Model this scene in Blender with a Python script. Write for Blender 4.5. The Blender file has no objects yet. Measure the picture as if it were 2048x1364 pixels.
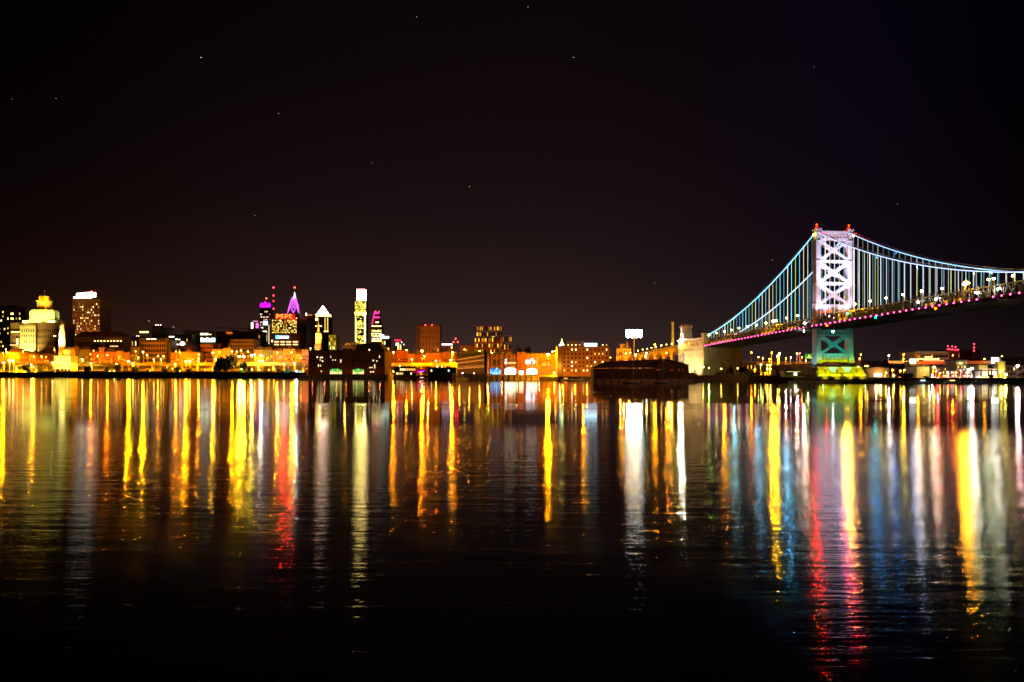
import bpy, math, random
from math import sin, cos, pi, radians, sqrt, hypot, atan2
random.seed(7)
R = random.random
scene = bpy.context.scene
col = scene.collection

# ------------------------------------------------------------------ camera, sky, exposure
H0 = 8.0; F = 1860.0; HOR = 742.0                      # eye height, focal length in photo pixels, horizon row
cam_d = bpy.data.cameras.new("camera"); cam = bpy.data.objects.new("camera", cam_d); col.objects.link(cam)
cam.location = (0, 0, H0); cam.rotation_euler = (pi/2, 0, 0)
cam_d.sensor_width = 36.0; cam_d.lens = 36.0*F/2048.0; cam_d.shift_y = (HOR-682.0)/2048.0
cam_d.clip_start = 0.5; cam_d.clip_end = 30000
scene.camera = cam
scene.view_settings.view_transform = 'Standard'; scene.view_settings.look = 'None'
scene.view_settings.exposure = 0.0; scene.view_settings.gamma = 1.0
cy = scene.cycles
cy.use_denoising = True; cy.use_light_tree = True; cy.caustics_reflective = False; cy.caustics_refractive = False
cy.max_bounces = 4; cy.diffuse_bounces = 1; cy.glossy_bounces = 2; cy.transmission_bounces = 0; cy.volume_bounces = 0
cy.sample_clamp_indirect = 8.0; cy.sample_clamp_direct = 0.0
cy.adaptive_threshold = 0.005

world = bpy.data.worlds.new("World"); scene.world = world; world.use_nodes = True
wn = world.node_tree; wl = wn.links; bg = wn.nodes['Background']
def N(t, kind, **kw):
    n = t.nodes.new(kind)
    for k, v in kw.items():
        if k.startswith('i_'): n.inputs[k[2:]].default_value = v
        else: setattr(n, k, v)
    return n
def mth(t, op, a, b=None, c=None):
    n = t.nodes.new('ShaderNodeMath'); n.operation = op
    for i, v in enumerate((a, b, c)):
        if v is None: continue
        if isinstance(v, (int, float)): n.inputs[i].default_value = v
        else: t.links.new(v, n.inputs[i])
    return n.outputs[0]
# night sky: Nishita with the sun well below the horizon, plus the town's light dome low over the streets
tc = N(wn, 'ShaderNodeTexCoord'); sx = N(wn, 'ShaderNodeSeparateXYZ'); wl.new(tc.outputs['Generated'], sx.inputs[0])
elev = mth(wn, 'MAXIMUM', sx.outputs[2], 0.0)
az = mth(wn, 'ARCTAN2', sx.outputs[0], sx.outputs[1])
d1 = mth(wn, 'ADD', az, 0.02); g1 = mth(wn, 'EXPONENT', mth(wn, 'MULTIPLY', mth(wn, 'MULTIPLY', d1, d1), -9.0))
e1 = mth(wn, 'EXPONENT', mth(wn, 'MULTIPLY', elev, -6.5)); glow = mth(wn, 'MULTIPLY', g1, e1)
d2 = mth(wn, 'ADD', az, 0.38); g2 = mth(wn, 'EXPONENT', mth(wn, 'MULTIPLY', mth(wn, 'MULTIPLY', d2, d2), -14.0))
e2 = mth(wn, 'EXPONENT', mth(wn, 'MULTIPLY', elev, -14.0)); glow2 = mth(wn, 'MULTIPLY', g2, e2)
ns = N(wn, 'ShaderNodeTexNoise', i_Scale=3.0, i_Detail=3.0)
wl.new(tc.outputs['Generated'], ns.inputs['Vector'])
nf = mth(wn, 'MULTIPLY_ADD', ns.outputs[0], 0.5, 0.75)
def vmul(c, f):
    n = N(wn, 'ShaderNodeVectorMath', operation='SCALE'); n.inputs[0].default_value = c
    wl.new(f, n.inputs['Scale']); return n.outputs[0]
def vadd(a, b):
    n = N(wn, 'ShaderNodeVectorMath', operation='ADD'); wl.new(a, n.inputs[0]); wl.new(b, n.inputs[1]); return n.outputs[0]
sky = N(wn, 'ShaderNodeTexSky', sky_type='NISHITA', sun_disc=False, sun_elevation=radians(-8), sun_rotation=radians(250))
skys = N(wn, 'ShaderNodeVectorMath', operation='SCALE'); skys.inputs['Scale'].default_value = 0.02; wl.new(sky.outputs[0], skys.inputs[0])
tot = vadd(skys.outputs[0], vmul((0.0270, 0.0140, 0.0125), mth(wn, 'MULTIPLY', glow, nf)))
tot = vadd(tot, vmul((0.021, 0.0050, 0.0), glow2))
d3 = mth(wn, 'SUBTRACT', az, 0.02); g3 = mth(wn, 'EXPONENT', mth(wn, 'MULTIPLY', mth(wn, 'MULTIPLY', d3, d3), -4.0))
tot = vadd(tot, vmul((0.0029, 0.0009, 0.0029), mth(wn, 'MULTIPLY', nf, mth(wn, 'MULTIPLY', g3, mth(wn, 'EXPONENT', mth(wn, 'MULTIPLY', elev, -2.6))))))
d4 = mth(wn, 'SUBTRACT', az, 0.34); g4 = mth(wn, 'EXPONENT', mth(wn, 'MULTIPLY', mth(wn, 'MULTIPLY', d4, d4), -50.0))
tot = vadd(tot, vmul((0.0008, 0.0004, 0.0030), mth(wn, 'MULTIPLY', g4, nf)))
tot = vadd(tot, vmul((0.022, 0.014, 0.0085), mth(wn, 'MULTIPLY', g3, mth(wn, 'EXPONENT', mth(wn, 'MULTIPLY', elev, -24.0)))))
wl.new(tot, bg.inputs[0]); bg.inputs[1].default_value = 1.0

# ------------------------------------------------------------------ materials
MATS = {}
def pmat(name, color, rough=.8, metal=0., var=.35, scale=.4, brick=None, bump=0.):
    if name in MATS: return MATS[name]
    m = bpy.data.materials.new(name); m.use_nodes = True; t = m.node_tree; b = t.nodes['Principled BSDF']
    b.inputs['Roughness'].default_value = rough; b.inputs['Metallic'].default_value = metal
    tcn = N(t, 'ShaderNodeTexCoord')
    no = N(t, 'ShaderNodeTexNoise', i_Scale=scale, i_Detail=5.0, i_Roughness=.65); t.links.new(tcn.outputs['Object'], no.inputs['Vector'])
    ra = N(t, 'ShaderNodeValToRGB'); ra.color_ramp.elements[0].position = .3; ra.color_ramp.elements[1].position = .72
    lo = [c*(1-var) for c in color]; hi = [min(1, c*(1+var)) for c in color]
    ra.color_ramp.elements[0].color = (*lo, 1); ra.color_ramp.elements[1].color = (*hi, 1)
    t.links.new(no.outputs[0], ra.inputs[0]); out = ra.outputs[0]
    if brick:
        br = N(t, 'ShaderNodeTexBrick', i_Scale=brick); br.inputs['Color2'].default_value = (.75, .75, .75, 1)
        br.inputs['Color1'].default_value = (1, 1, 1, 1); br.inputs['Mortar'].default_value = (.55, .55, .55, 1)
        mp = N(t, 'ShaderNodeMapping'); mp.inputs['Rotation'].default_value = (pi/2, 0, 0)
        t.links.new(tcn.outputs['Object'], mp.inputs[0]); t.links.new(mp.outputs[0], br.inputs['Vector'])
        mx = N(t, 'ShaderNodeMix', data_type='RGBA', blend_type='MULTIPLY'); mx.inputs[0].default_value = 1
        t.links.new(out, mx.inputs[6]); t.links.new(br.outputs[0], mx.inputs[7]); out = mx.outputs[2]
    t.links.new(out, b.inputs['Base Color'])
    if bump:
        bp = N(t, 'ShaderNodeBump', i_Strength=.6, i_Distance=bump); t.links.new(no.outputs[0], bp.inputs['Height'])
        t.links.new(bp.outputs[0], b.inputs['Normal'])
    MATS[name] = m; return m
def emat(c, s, nee=False):
    k = ('e', c, s, nee)
    if k in MATS: return MATS[k]
    m = bpy.data.materials.new('light_%d' % len(MATS)); m.use_nodes = True; t = m.node_tree
    t.nodes.remove(t.nodes['Principled BSDF'])
    e = N(t, 'ShaderNodeEmission'); e.inputs[0].default_value = (*c, 1); e.inputs[1].default_value = s
    t.links.new(e.outputs[0], t.nodes['Material Output'].inputs[0])
    m.cycles.emission_sampling = 'FRONT' if nee else 'NONE'
    MATS[k] = m; return m
BRICK = pmat('red_brick', (.30, .11, .06), brick=.25); ORANGE = pmat('pale_brick', (.42, .22, .10), brick=.2)
STONE = pmat('limestone', (.42, .38, .30), bump=.1); DARK = pmat('dark_cladding', (.05, .035, .035), rough=.5)
BROWN = pmat('brown_stone', (.20, .11, .07)); CONC = pmat('concrete', (.33, .31, .28), bump=.05); GREY = pmat('grey_panel', (.22, .21, .20), rough=.6)
ROOF = pmat('roof_felt', (.05, .045, .04)); BLUEMETAL = pmat('bridge_paint', (.34, .37, .42), rough=.45, var=.12, scale=.3)
DECK = pmat('deck_steel', (.022, .023, .028), rough=.6); POLE = pmat('pole_metal', (.16, .15, .13), rough=.5, metal=.3)
GRAN = pmat('granite', (.30, .235, .16), brick=.22, bump=.1); WHITE = pmat('white_paint', (.75, .74, .70), var=.1)
GLASS = pmat('dark_glass', (.012, .013, .018), rough=.12, var=.3); LEAF = pmat('leaves', (.035, .05, .018), rough=.7, scale=1.5)
BARK = pmat('bark', (.08, .06, .04), scale=2); FRAME = pmat('window_frame', (.10, .08, .06)); WOOD = pmat('timber', (.12, .08, .055), scale=1.2)
TIN = pmat('sheet_roof', (.13, .07, .055), rough=.6); GREENP = pmat('green_sign', (.02, .25, .09), rough=.4)

# ------------------------------------------------------------------ mesh collector
class MB:
    def __init__(s): s.v = []; s.f = []; s.m = []; s.o = (0, 0, 0)
    def add(s, vs, fs, mi=0):
        b = len(s.v); s.v += [(x+s.o[0], y+s.o[1], z+s.o[2]) for x, y, z in vs]
        s.f += [tuple(b+i for i in f) for f in fs]; s.m += [mi]*len(fs); return s
    def box(s, x0, x1, y0, y1, z0, z1, mi=0):
        return s.add([(x0,y0,z0),(x1,y0,z0),(x1,y1,z0),(x0,y1,z0),(x0,y0,z1),(x1,y0,z1),(x1,y1,z1),(x0,y1,z1)],
                     [(0,3,2,1),(4,5,6,7),(0,1,5,4),(1,2,6,5),(2,3,7,6),(3,0,4,7)], mi)
    def taper(s, b, t, z0, z1, mi=0):                 # b, t = (x0,x1,y0,y1)
        return s.add([(b[0],b[2],z0),(b[1],b[2],z0),(b[1],b[3],z0),(b[0],b[3],z0),(t[0],t[2],z1),(t[1],t[2],z1),(t[1],t[3],z1),(t[0],t[3],z1)],
                     [(0,3,2,1),(4,5,6,7),(0,1,5,4),(1,2,6,5),(2,3,7,6),(3,0,4,7)], mi)
    def cone(s, c, r0, r1, z0, z1, n=12, mi=0, ph=0.):
        vs = [(c[0]+r0*cos(2*pi*i/n+ph), c[1]+r0*sin(2*pi*i/n+ph), z0) for i in range(n)] + [(c[0]+r1*cos(2*pi*i/n+ph), c[1]+r1*sin(2*pi*i/n+ph), z1) for i in range(n)]
        return s.add(vs, [(i, (i+1) % n, n+(i+1) % n, n+i) for i in range(n)] + [tuple(range(n-1, -1, -1)), tuple(range(n, 2*n))], mi)
    def lathe(s, c, prof, n=12, mi=0):
        for (r0, z0), (r1, z1) in zip(prof, prof[1:]): s.cone(c, r0, r1, z0, z1, n, mi)
        return s
    def beam(s, p, q, w, d, mi=0):                    # rectangular bar from p to q; w across (in the plane of the bar), d deep
        p = [float(a) for a in p]; q = [float(a) for a in q]
        ax = [q[i]-p[i] for i in range(3)]; L = sqrt(sum(a*a for a in ax)) or 1; ax = [a/L for a in ax]
        up = (0, 0, 1) if abs(ax[2]) < .95 else (0, 1, 0)
        sd = [ax[1]*up[2]-ax[2]*up[1], ax[2]*up[0]-ax[0]*up[2], ax[0]*up[1]-ax[1]*up[0]]; l = sqrt(sum(a*a for a in sd)); sd = [a/l for a in sd]
        u2 = [sd[1]*ax[2]-sd[2]*ax[1], sd[2]*ax[0]-sd[0]*ax[2], sd[0]*ax[1]-sd[1]*ax[0]]
        vs = []
        for e in (p, q):
            for a, b in ((-1,-1),(1,-1),(1,1),(-1,1)): vs.append(tuple(e[i]+sd[i]*a*d/2+u2[i]*b*w/2 for i in range(3)))
        return s.add(vs, [(0,3,2,1),(4,5,6,7),(0,1,5,4),(1,2,6,5),(2,3,7,6),(3,0,4,7)], mi)
    def tube(s, pts, r, n=6, mi=0):
        b = len(s.v); vs = []; m = len(pts)
        for i, p in enumerate(pts):
            a = pts[max(0, i-1)]; c = pts[min(m-1, i+1)]; t = [c[k]-a[k] for k in range(3)]; L = sqrt(sum(x*x for x in t)) or 1; t = [x/L for x in t]
            up = (0, 0, 1) if abs(t[2]) < .95 else (1, 0, 0)
            sd = [t[1]*up[2]-t[2]*up[1], t[2]*up[0]-t[0]*up[2], t[0]*up[1]-t[1]*up[0]]; l = sqrt(sum(x*x for x in sd)); sd = [x/l for x in sd]
            u = [sd[1]*t[2]-sd[2]*t[1], sd[2]*t[0]-sd[0]*t[2], sd[0]*t[1]-sd[1]*t[0]]
            for k in range(n): vs.append(tuple(p[j]+r*(sd[j]*cos(2*pi*k/n)+u[j]*sin(2*pi*k/n)) for j in range(3)))
        fs = [(i*n+k, i*n+(k+1) % n, (i+1)*n+(k+1) % n, (i+1)*n+k) for i in range(m-1) for k in range(n)]
        fs += [tuple(range(n-1, -1, -1)), tuple(range((m-1)*n, m*n))]
        return s.add(vs, fs, mi)
    def prism(s, poly, y0, y1, mi=0):                 # polygon in XZ, extruded along Y
        n = len(poly); vs = [(x, y0, z) for x, z in poly] + [(x, y1, z) for x, z in poly]
        return s.add(vs, [tuple(range(n)), tuple(range(2*n-1, n-1, -1))] + [(i, n+i, n+(i+1) % n, (i+1) % n) for i in range(n)], mi)
    def prismx(s, poly, x0, x1, mi=0):                # polygon in YZ, extruded along X
        n = len(poly); vs = [(x0, y, z) for y, z in poly] + [(x1, y, z) for y, z in poly]
        return s.add(vs, [tuple(range(n-1, -1, -1)), tuple(range(n, 2*n))] + [(i, (i+1) % n, n+(i+1) % n, n+i) for i in range(n)], mi)
    def ball(s, c, r, mi=0, n=8, sq=1.):
        pr = [(r*sin(pi*i/(n//2)) if 0 < i < n//2 else r*.02, c[2]-sq*r*cos(pi*i/(n//2))) for i in range(n//2+1)]
        return s.lathe((c[0], c[1]), pr, n, mi)
    def build(s, name, mats, parent=None, loc=None):
        me = bpy.data.meshes.new(name); me.from_pydata(s.v, [], s.f)
        for m in (mats if isinstance(mats, (list, tuple)) else [mats]): me.materials.append(m)
        if any(s.m): me.polygons.foreach_set('material_index', s.m)
        me.update()
        o = bpy.data.objects.new(name, me); col.objects.link(o)
        if parent: o.parent = parent
        if loc: o.location = loc
        return o
LABELS = {}
def tag(o, label, cat, group=None, kind=None):
    if label: o['label'] = label
    if cat: o['category'] = cat
    if group: o['group'] = group
    if kind: o['kind'] = kind
    return o
def thing(name, label, cat, loc=(0, 0, 0), rz=0., group=None):
    o = bpy.data.objects.new(name, None); col.objects.link(o); o.location = loc; o.rotation_euler = (0, 0, rz)
    o.empty_display_size = 1; return tag(o, label, cat, group)
def inst(o, parent, loc, name=None, scale=None):
    c = o.copy(); col.objects.link(c); c.parent = parent; c.location = loc
    if scale: c.scale = scale
    return c
def light(name, kind, parent, loc, energy, color, size=.3, target=None, angle=60, blend=.6):
    d = bpy.data.lights.new(name, kind); d.energy = energy; d.color = color
    if kind in ('POINT', 'SPOT'): d.shadow_soft_size = size
    if kind == 'SPOT': d.spot_size = radians(angle); d.spot_blend = blend
    o = bpy.data.objects.new(name, d); col.objects.link(o); o.location = loc
    if parent: o.parent = parent
    if target:
        from mathutils import Vector
        v = Vector(target)-Vector(loc); o.rotation_euler = v.to_track_quat('-Z', 'Y').to_euler()
    return o
def X(px, D): return (px-1024)/F*D
def Z(py, D): return H0+(HOR-py)/F*D
QY = [(-400, 753.2), (0, 753.8), (300, 754.6), (600, 755.6), (770, 757.5), (1100, 760.2), (1290, 761.5), (1500, 762), (1640, 763), (1760, 765), (2100, 765.5), (2500, 766)]
def Dq(px):                                            # distance of the quay edge at an image column
    for (a, ya), (b, yb) in zip(QY, QY[1:]):
        if px <= b: y = ya+(yb-ya)*(px-a)/(b-a); return H0*F/(y-HOR)
    return H0*F/24
ORD = 'first second third fourth fifth sixth seventh eighth ninth tenth eleventh twelfth thirteenth fourteenth fifteenth sixteenth seventeenth eighteenth nineteenth'.split()
TEN = ['', '', 'twenty', 'thirty', 'forty', 'fifty', 'sixty', 'seventy', 'eighty', 'ninety']; TENTH = ['', '', 'twentieth', 'thirtieth', 'fortieth', 'fiftieth', 'sixtieth', 'seventieth', 'eightieth', 'ninetieth']
def ordn(n):
    if n < 20: return ORD[n-1]
    return TENTH[n//10] if n % 10 == 0 else TEN[n//10]+'-'+ORD[n % 10-1]

# ------------------------------------------------------------------ water and ground
def water_mat():
    m = bpy.data.materials.new('river_water'); m.use_nodes = True; t = m.node_tree; t.nodes.remove(t.nodes['Principled BSDF']); L = t.links
    b = N(t, 'ShaderNodeBsdfAnisotropic', distribution='BECKMANN'); b.inputs['Color'].default_value = (1, 1, 1, 1)
    di = N(t, 'ShaderNodeBsdfDiffuse'); di.inputs[0].default_value = (.0012, .0016, .0022, 1)
    fr = N(t, 'ShaderNodeFresnel', i_IOR=1.333); mxs = N(t, 'ShaderNodeMixShader')
    L.new(fr.outputs[0], mxs.inputs[0]); L.new(di.outputs[0], mxs.inputs[1]); L.new(b.outputs[0], mxs.inputs[2])
    L.new(mxs.outputs[0], t.nodes['Material Output'].inputs[0])
    geo = N(t, 'ShaderNodeNewGeometry'); sp = N(t, 'ShaderNodeSeparateXYZ'); L.new(geo.outputs['Position'], sp.inputs[0])
    # wind patches: calm slicks lie across the river between ruffled water
    mp = N(t, 'ShaderNodeMapping'); mp.inputs['Scale'].default_value = (.004, .018, 0); L.new(geo.outputs['Position'], mp.inputs[0])
    big = N(t, 'ShaderNodeTexNoise', i_Scale=1.0, i_Detail=3.0); L.new(mp.outputs[0], big.inputs['Vector'])
    sc = mth(t, 'MULTIPLY', sp.outputs[1], .035)
    y = mth(t, 'ADD', sp.outputs[1], mth(t, 'MULTIPLY', mth(t, 'SUBTRACT', big.outputs[0], .5), sc))
    ra = N(t, 'ShaderNodeValToRGB'); cr = ra.color_ramp
    pts = WPTS
    while len(cr.elements) < len(pts): cr.elements.new(.5)
    for e, (d, v) in zip(cr.elements, pts): e.position = d/700.; e.color = (v, v, v, 1)
    L.new(mth(t, 'DIVIDE', y, 700.), ra.inputs[0])
    # fine streaky texture of the patches far out
    mp2 = N(t, 'ShaderNodeMapping'); mp2.inputs['Scale'].default_value = (.010, .07, 0); L.new(geo.outputs['Position'], mp2.inputs[0])
    fin = N(t, 'ShaderNodeTexNoise', i_Scale=1.0, i_Detail=4.0); L.new(mp2.outputs[0], fin.inputs['Vector'])
    # towards the left bank the slicks break up
    lf = N(t, 'ShaderNodeMapRange'); lf.inputs['From Min'].default_value = -.12; lf.inputs['From Max'].default_value = -.27
    lf.inputs['To Min'].default_value = 0; lf.inputs['To Max'].default_value = .7
    L.new(mth(t, 'DIVIDE', sp.outputs[0], mth(t, 'MAXIMUM', sp.outputs[1], 1.0)), lf.inputs[0])
    far = N(t, 'ShaderNodeMapRange'); far.inputs['From Min'].default_value = 150; far.inputs['From Max'].default_value = 200; L.new(sp.outputs[1], far.inputs[0])
    rf = N(t, 'ShaderNodeMapRange'); rf.inputs['From Min'].default_value = .17; rf.inputs['From Max'].default_value = .24; rf.inputs['To Max'].default_value = .85
    L.new(mth(t, 'DIVIDE', sp.outputs[0], mth(t, 'MAXIMUM', sp.outputs[1], 1.0)), rf.inputs[0])
    rfm = mth(t, 'MULTIPLY', rf.outputs[0], mth(t, 'LESS_THAN', y, 228.0))
    k = mth(t, 'MAXIMUM', lf.outputs[0], rfm)
    base = mth(t, 'ADD', mth(t, 'MULTIPLY', ra.outputs[0], mth(t, 'SUBTRACT', 1.0, k)), mth(t, 'MULTIPLY', k, .115))
    ro = mth(t, 'MULTIPLY', base, mth(t, 'ADD', 1.0, mth(t, 'MULTIPLY', mth(t, 'MULTIPLY', mth(t, 'SUBTRACT', fin.outputs[0], .5), 1.6), far.outputs[0])))
    L.new(mth(t, 'MAXIMUM', ro, .02), b.inputs['Roughness'])
    # ripples: short waves lengthened across the view, gusty patches
    mp3 = N(t, 'ShaderNodeMapping'); mp3.inputs['Scale'].default_value = (.22, 1.2, 1); L.new(geo.outputs['Position'], mp3.inputs[0])
    rp = N(t, 'ShaderNodeTexNoise', i_Scale=2.2, i_Detail=4.0, i_Roughness=.6); L.new(mp3.outputs[0], rp.inputs['Vector'])
    rp2 = N(t, 'ShaderNodeTexNoise', i_Scale=.5, i_Detail=2.0); L.new(mp3.outputs[0], rp2.inputs['Vector'])
    hh = mth(t, 'ADD', mth(t, 'MULTIPLY', rp.outputs[0], 1.0), mth(t, 'MULTIPLY', rp2.outputs[0], 1.6))
    fade = N(t, 'ShaderNodeMapRange'); fade.inputs['From Min'].default_value = 105; fade.inputs['From Max'].default_value = 145
    fade.inputs['To Min'].default_value = 1.0; fade.inputs['To Max'].default_value = .0
    L.new(sp.outputs[1], fade.inputs[0])
    bp = N(t, 'ShaderNodeBump', i_Distance=RIP); L.new(hh, bp.inputs['Height']); L.new(fade.outputs[0], bp.inputs['Strength'])
    L.new(bp.outputs[0], b.inputs['Normal'])
    return m
RIP = .021
WPTS = [(24, .085), (60, .095), (108, .12), (140, .085), (165, .066), (186, .075), (199, .115), (224, .115), (240, .062), (325, .055), (352, .09), (690, .10)]
tag(MB().add([(-9000, -200, 0), (9000, -200, 0), (9000, 9000, 0), (-9000, 9000, 0)], [(0, 1, 2, 3)]).build('river_water', water_mat()), 'dark river water with coloured light streaks', None, kind='structure')
mb = MB(); edge = [(X(px, Dq(px)), Dq(px)) for px in list(range(-400, 2501, 50))]
n = len(edge); vs = [(x, y+.5, 3.0) for x, y in edge] + [(x*9, 9500, 3.0) for x, y in edge] + [(x, y+.5, -2) for x, y in edge]
mb.add(vs, [(i, i+1, n+i+1, n+i) for i in range(n-1)] + [(2*n+i, 2*n+i+1, i+1, i) for i in range(n-1)])
tag(mb.build('ground', pmat('asphalt_ground', (.055, .052, .05), scale=.08)), 'dark ground of the far river bank', None, kind='structure')

def strip(name, label, cat, px0, px1, dD, z0, z1, th, mat, step=40, group=None):   # wall following the quay line, dD behind it
    pts = []; px = px0
    while px < px1+.1: D = Dq(px)+dD; pts.append((X(px, D), D)); px += (px1-px0)/max(1, round((px1-px0)/step))
    m = MB()
    for (xa, ya), (xb, yb) in zip(pts, pts[1:]):
        m.add([(xa,ya,z0),(xb,yb,z0),(xb,yb+th,z0),(xa,ya+th,z0),(xa,ya,z1),(xb,yb,z1),(xb,yb+th,z1),(xa,ya+th,z1)],
              [(0,3,2,1),(4,5,6,7),(0,1,5,4),(2,3,7,6),(1,2,6,5),(3,0,4,7)])
    r = thing(name, label, cat, (pts[0][0], pts[0][1], z0), group=group)
    for i, v in enumerate(m.v): m.v[i] = (v[0]-pts[0][0], v[1]-pts[0][1], v[2]-z0)
    m.build('wall', mat, r)
    return r, pts

# ------------------------------------------------------------------ buildings
WINMESH = {}
def winmesh(w, h, mat, key):
    k = (round(w, 1), round(h, 1), mat.name)
    if k not in WINMESH:
        m = MB(); m.box(-w/2, w/2, -.05, .12, -h/2, h/2, 0)
        f = max(.12, w*.06)
        m.box(-w/2-f, w/2+f, -.16, .1, -h/2-f*1.5, -h/2, 1)
        m.box(-w/2-f, w/2+f, -.10, .1, h/2, h/2+f, 1); m.box(-w/2-f, -w/2, -.10, .1, -h/2, h/2, 1); m.box(w/2, w/2+f, -.10, .1, -h/2, h/2, 1)
        me = bpy.data.meshes.new('window'); me.from_pydata(m.v, [], m.f); me.materials.append(mat); me.materials.append(FRAME)
        me.polygons.foreach_set('material_index', m.m); WINMESH[k] = me
    return WINMESH[k]
WARM = [((1, .55, .10), 2.2), ((1, .72, .28), 3.0), ((1, .42, .05), 1.2), ((1, .8, .4), 1.5), ((1, .35, .04), .6), ((1, .38, .05), .35)]
YEL = [((1, .72, .08), 2.5), ((1, .85, .25), 3.5), ((1, .55, .04), 1.5), ((1, .6, .06), .8)]
COOL = [((.8, .95, 1), 3), ((1, .95, .8), 3), ((.5, .9, .7), 1.6)]
ORA = [((1, .38, .01), 1.2), ((1, .55, .04), 2.2), ((1, .28, .01), .6)]
def windows(root, W, z0, z1, cols, rows, lit=.25, pal=WARM, wf=(.5, .55), x0=None, y=0., litf=None, dark=True):
    xa = -W/2 if x0 is None else x0
    cw = W/cols; ch = (z1-z0)/rows; cells = []
    for r in range(rows):
        for c in range(cols):
            l = litf(c, r, cols, rows) if litf else R() < lit
            if l or dark: cells.append((0 if l else 1, R(), c, r))
    cells.sort(); many = MB(); mats = []
    w, h = cw*wf[0], ch*wf[1]
    for i, (d, _, c, r) in enumerate(cells):
        mt = GLASS if d else emat(*random.choice(pal))
        p = (xa+(c+.5)*cw, y, z0+(r+.5)*ch)
        if i < 100-root.get('nwin', 0):
            o = bpy.data.objects.new('window', winmesh(w, h, mt, None)); col.objects.link(o); o.parent = root; o.location = p
        else:
            if mt not in mats: mats.append(mt)
            many.box(p[0]-w/2, p[0]+w/2, y-.06, y+.12, p[2]-h/2, p[2]+h/2, mats.index(mt))
    root['nwin'] = min(100, root.get('nwin', 0)+len(cells))
    if many.v: many.build('window', mats, root)['kind'] = 'stuff'
def bld(name, label, cat, px0, px1, yt, D, mat, dep=25, rows=0, cols=0, lit=.25, pal=WARM, wf=(.5, .55), wz=None, base=3., roof='flat', rmat=None, litf=None, plant=True, group=None, dark=True, bands=True, rz=0.):
    x0, x1 = X(px0, D), X(px1, D); W = x1-x0; zt = Z(yt, D); Hh = zt-base
    root = thing(name, label, cat, ((x0+x1)/2, D, base), rz, group)
    root['W'] = W; root['H'] = Hh
    m = MB(); m.box(-W/2, W/2, 0, dep, 0, Hh)
    if bands and rows:
        a, b = wz if wz else (Hh*.06, Hh*.95)
        for r in range(0, rows+1, 1 if rows < 12 else 3): z = a+(b-a)*r/rows; m.box(-W/2-.12, W/2+.12, -.14, .3, z-.18, z+.18)
    m.build('wall', mat, root)
    r = MB(); rm = rmat or ROOF
    if roof == 'flat':
        r.box(-W/2-.35, W/2+.35, -.35, .6, Hh, Hh+.9); r.box(-W/2-.35, W/2+.35, dep-.6, dep+.35, Hh, Hh+.9)
        r.box(-W/2-.35, -W/2+.5, .6, dep-.6, Hh, Hh+.9); r.box(W/2-.5, W/2+.35, .6, dep-.6, Hh, Hh+.9); r.box(-W/2+.5, W/2-.5, .6, dep-.6, Hh-.1, Hh+.2)
        if plant:
            a = -W*.3+W*.3*R(); r.box(a, a+W*.22, dep*.3, dep*.6, Hh+.2, Hh+2.5+1.5*R()); r.box(a+W*.3, a+W*.38, dep*.4, dep*.6, Hh+.2, Hh+1.8)
            r.cone((a+W*.1, dep*.45), .25, .2, Hh+2, Hh+6+3*R(), 5)
    elif roof == 'gable': r.prism([(-W/2-.6, Hh), (W/2+.6, Hh), (0, Hh+W*.22)], -.5, dep+.5)
    elif roof == 'ridge': r.prismx([(-.7, Hh), (dep+.7, Hh), (dep/2, Hh+min(8, dep*.35))], -W/2-.4, W/2+.4)
    elif roof == 'hip': h2 = min(W, dep)*.3; r.taper((-W/2-.6, W/2+.6, -.6, dep+.6), (-W/2+h2, W/2-h2, h2, dep-h2), Hh, Hh+h2)
    if r.v: r.build('roof', rm, root)
    if rows and cols:
        a, b = wz if wz else (Hh*.06, Hh*.95)
        windows(root, W*.96, a, b, cols, rows, lit, pal, wf, litf=litf, dark=dark)
    return root

# ------------------------------------------------------------------ the suspension bridge (local: x across, y towards the far bank, z up)
BX, BY = 230., 667.; CA, SA = .98422, .17695; BRZ = atan2(SA, CA)
def BW(lx, ly, z=0.): return (BX+CA*lx-SA*ly, BY+SA*lx+CA*ly, z)
def solve(px, py, lx):                                 # where the ray of an image column meets the bridge plane x = lx
    k = (px-1024)/F; ly = (BX+CA*lx-BY*k-SA*k*lx)/(SA+CA*k); Y = BY+SA*lx+CA*ly
    return ly, Z(py, Y)
def zb(y): return 39.8-.0375*y-2.7e-5*y*y              # lower chord
def zc(y):                                             # main cable
    if y >= 0: return 108-.4896*y+7.9e-4*y*y
    return 54.7+53.3*((266+y)/266.)**2
BR = thing('suspension_bridge', 'blue steel suspension bridge with floodlit cross-braced tower and glowing suspenders', 'bridge', (BX, BY, 0), BRZ)
Y0, Y1 = -262., 200.
# stone pier
m = MB(); m.taper((-20.5, 20.5, -13, 13), (-20.5, 20.5, -13, 13), 4.2, 6); m.taper((-19, 19, -11.5, 11.5), (-16.6, 16.6, -9, 9), 6, 10.3)
m.taper((-17.2, 17.2, -9.5, 9.5), (-17.2, 17.2, -9.5, 9.5), 10.3, 10.9)
for s in (-1, 1): m.taper((s*12.6-5, s*12.6+5, -12.4, -9), (s*12.6-4, s*12.6+4, -9.6, -8.5), 6, 10.3)
m.build('pier', GRAN, BR)
m = MB(); m.box(-22, 24, -15, 15, -1, 3.2)
for i in range(24): m.cone((-21+i*1.93, -15.2), .35, .3, -1, 3.9, 6)
m.build('fender', WOOD, BR)
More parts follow.
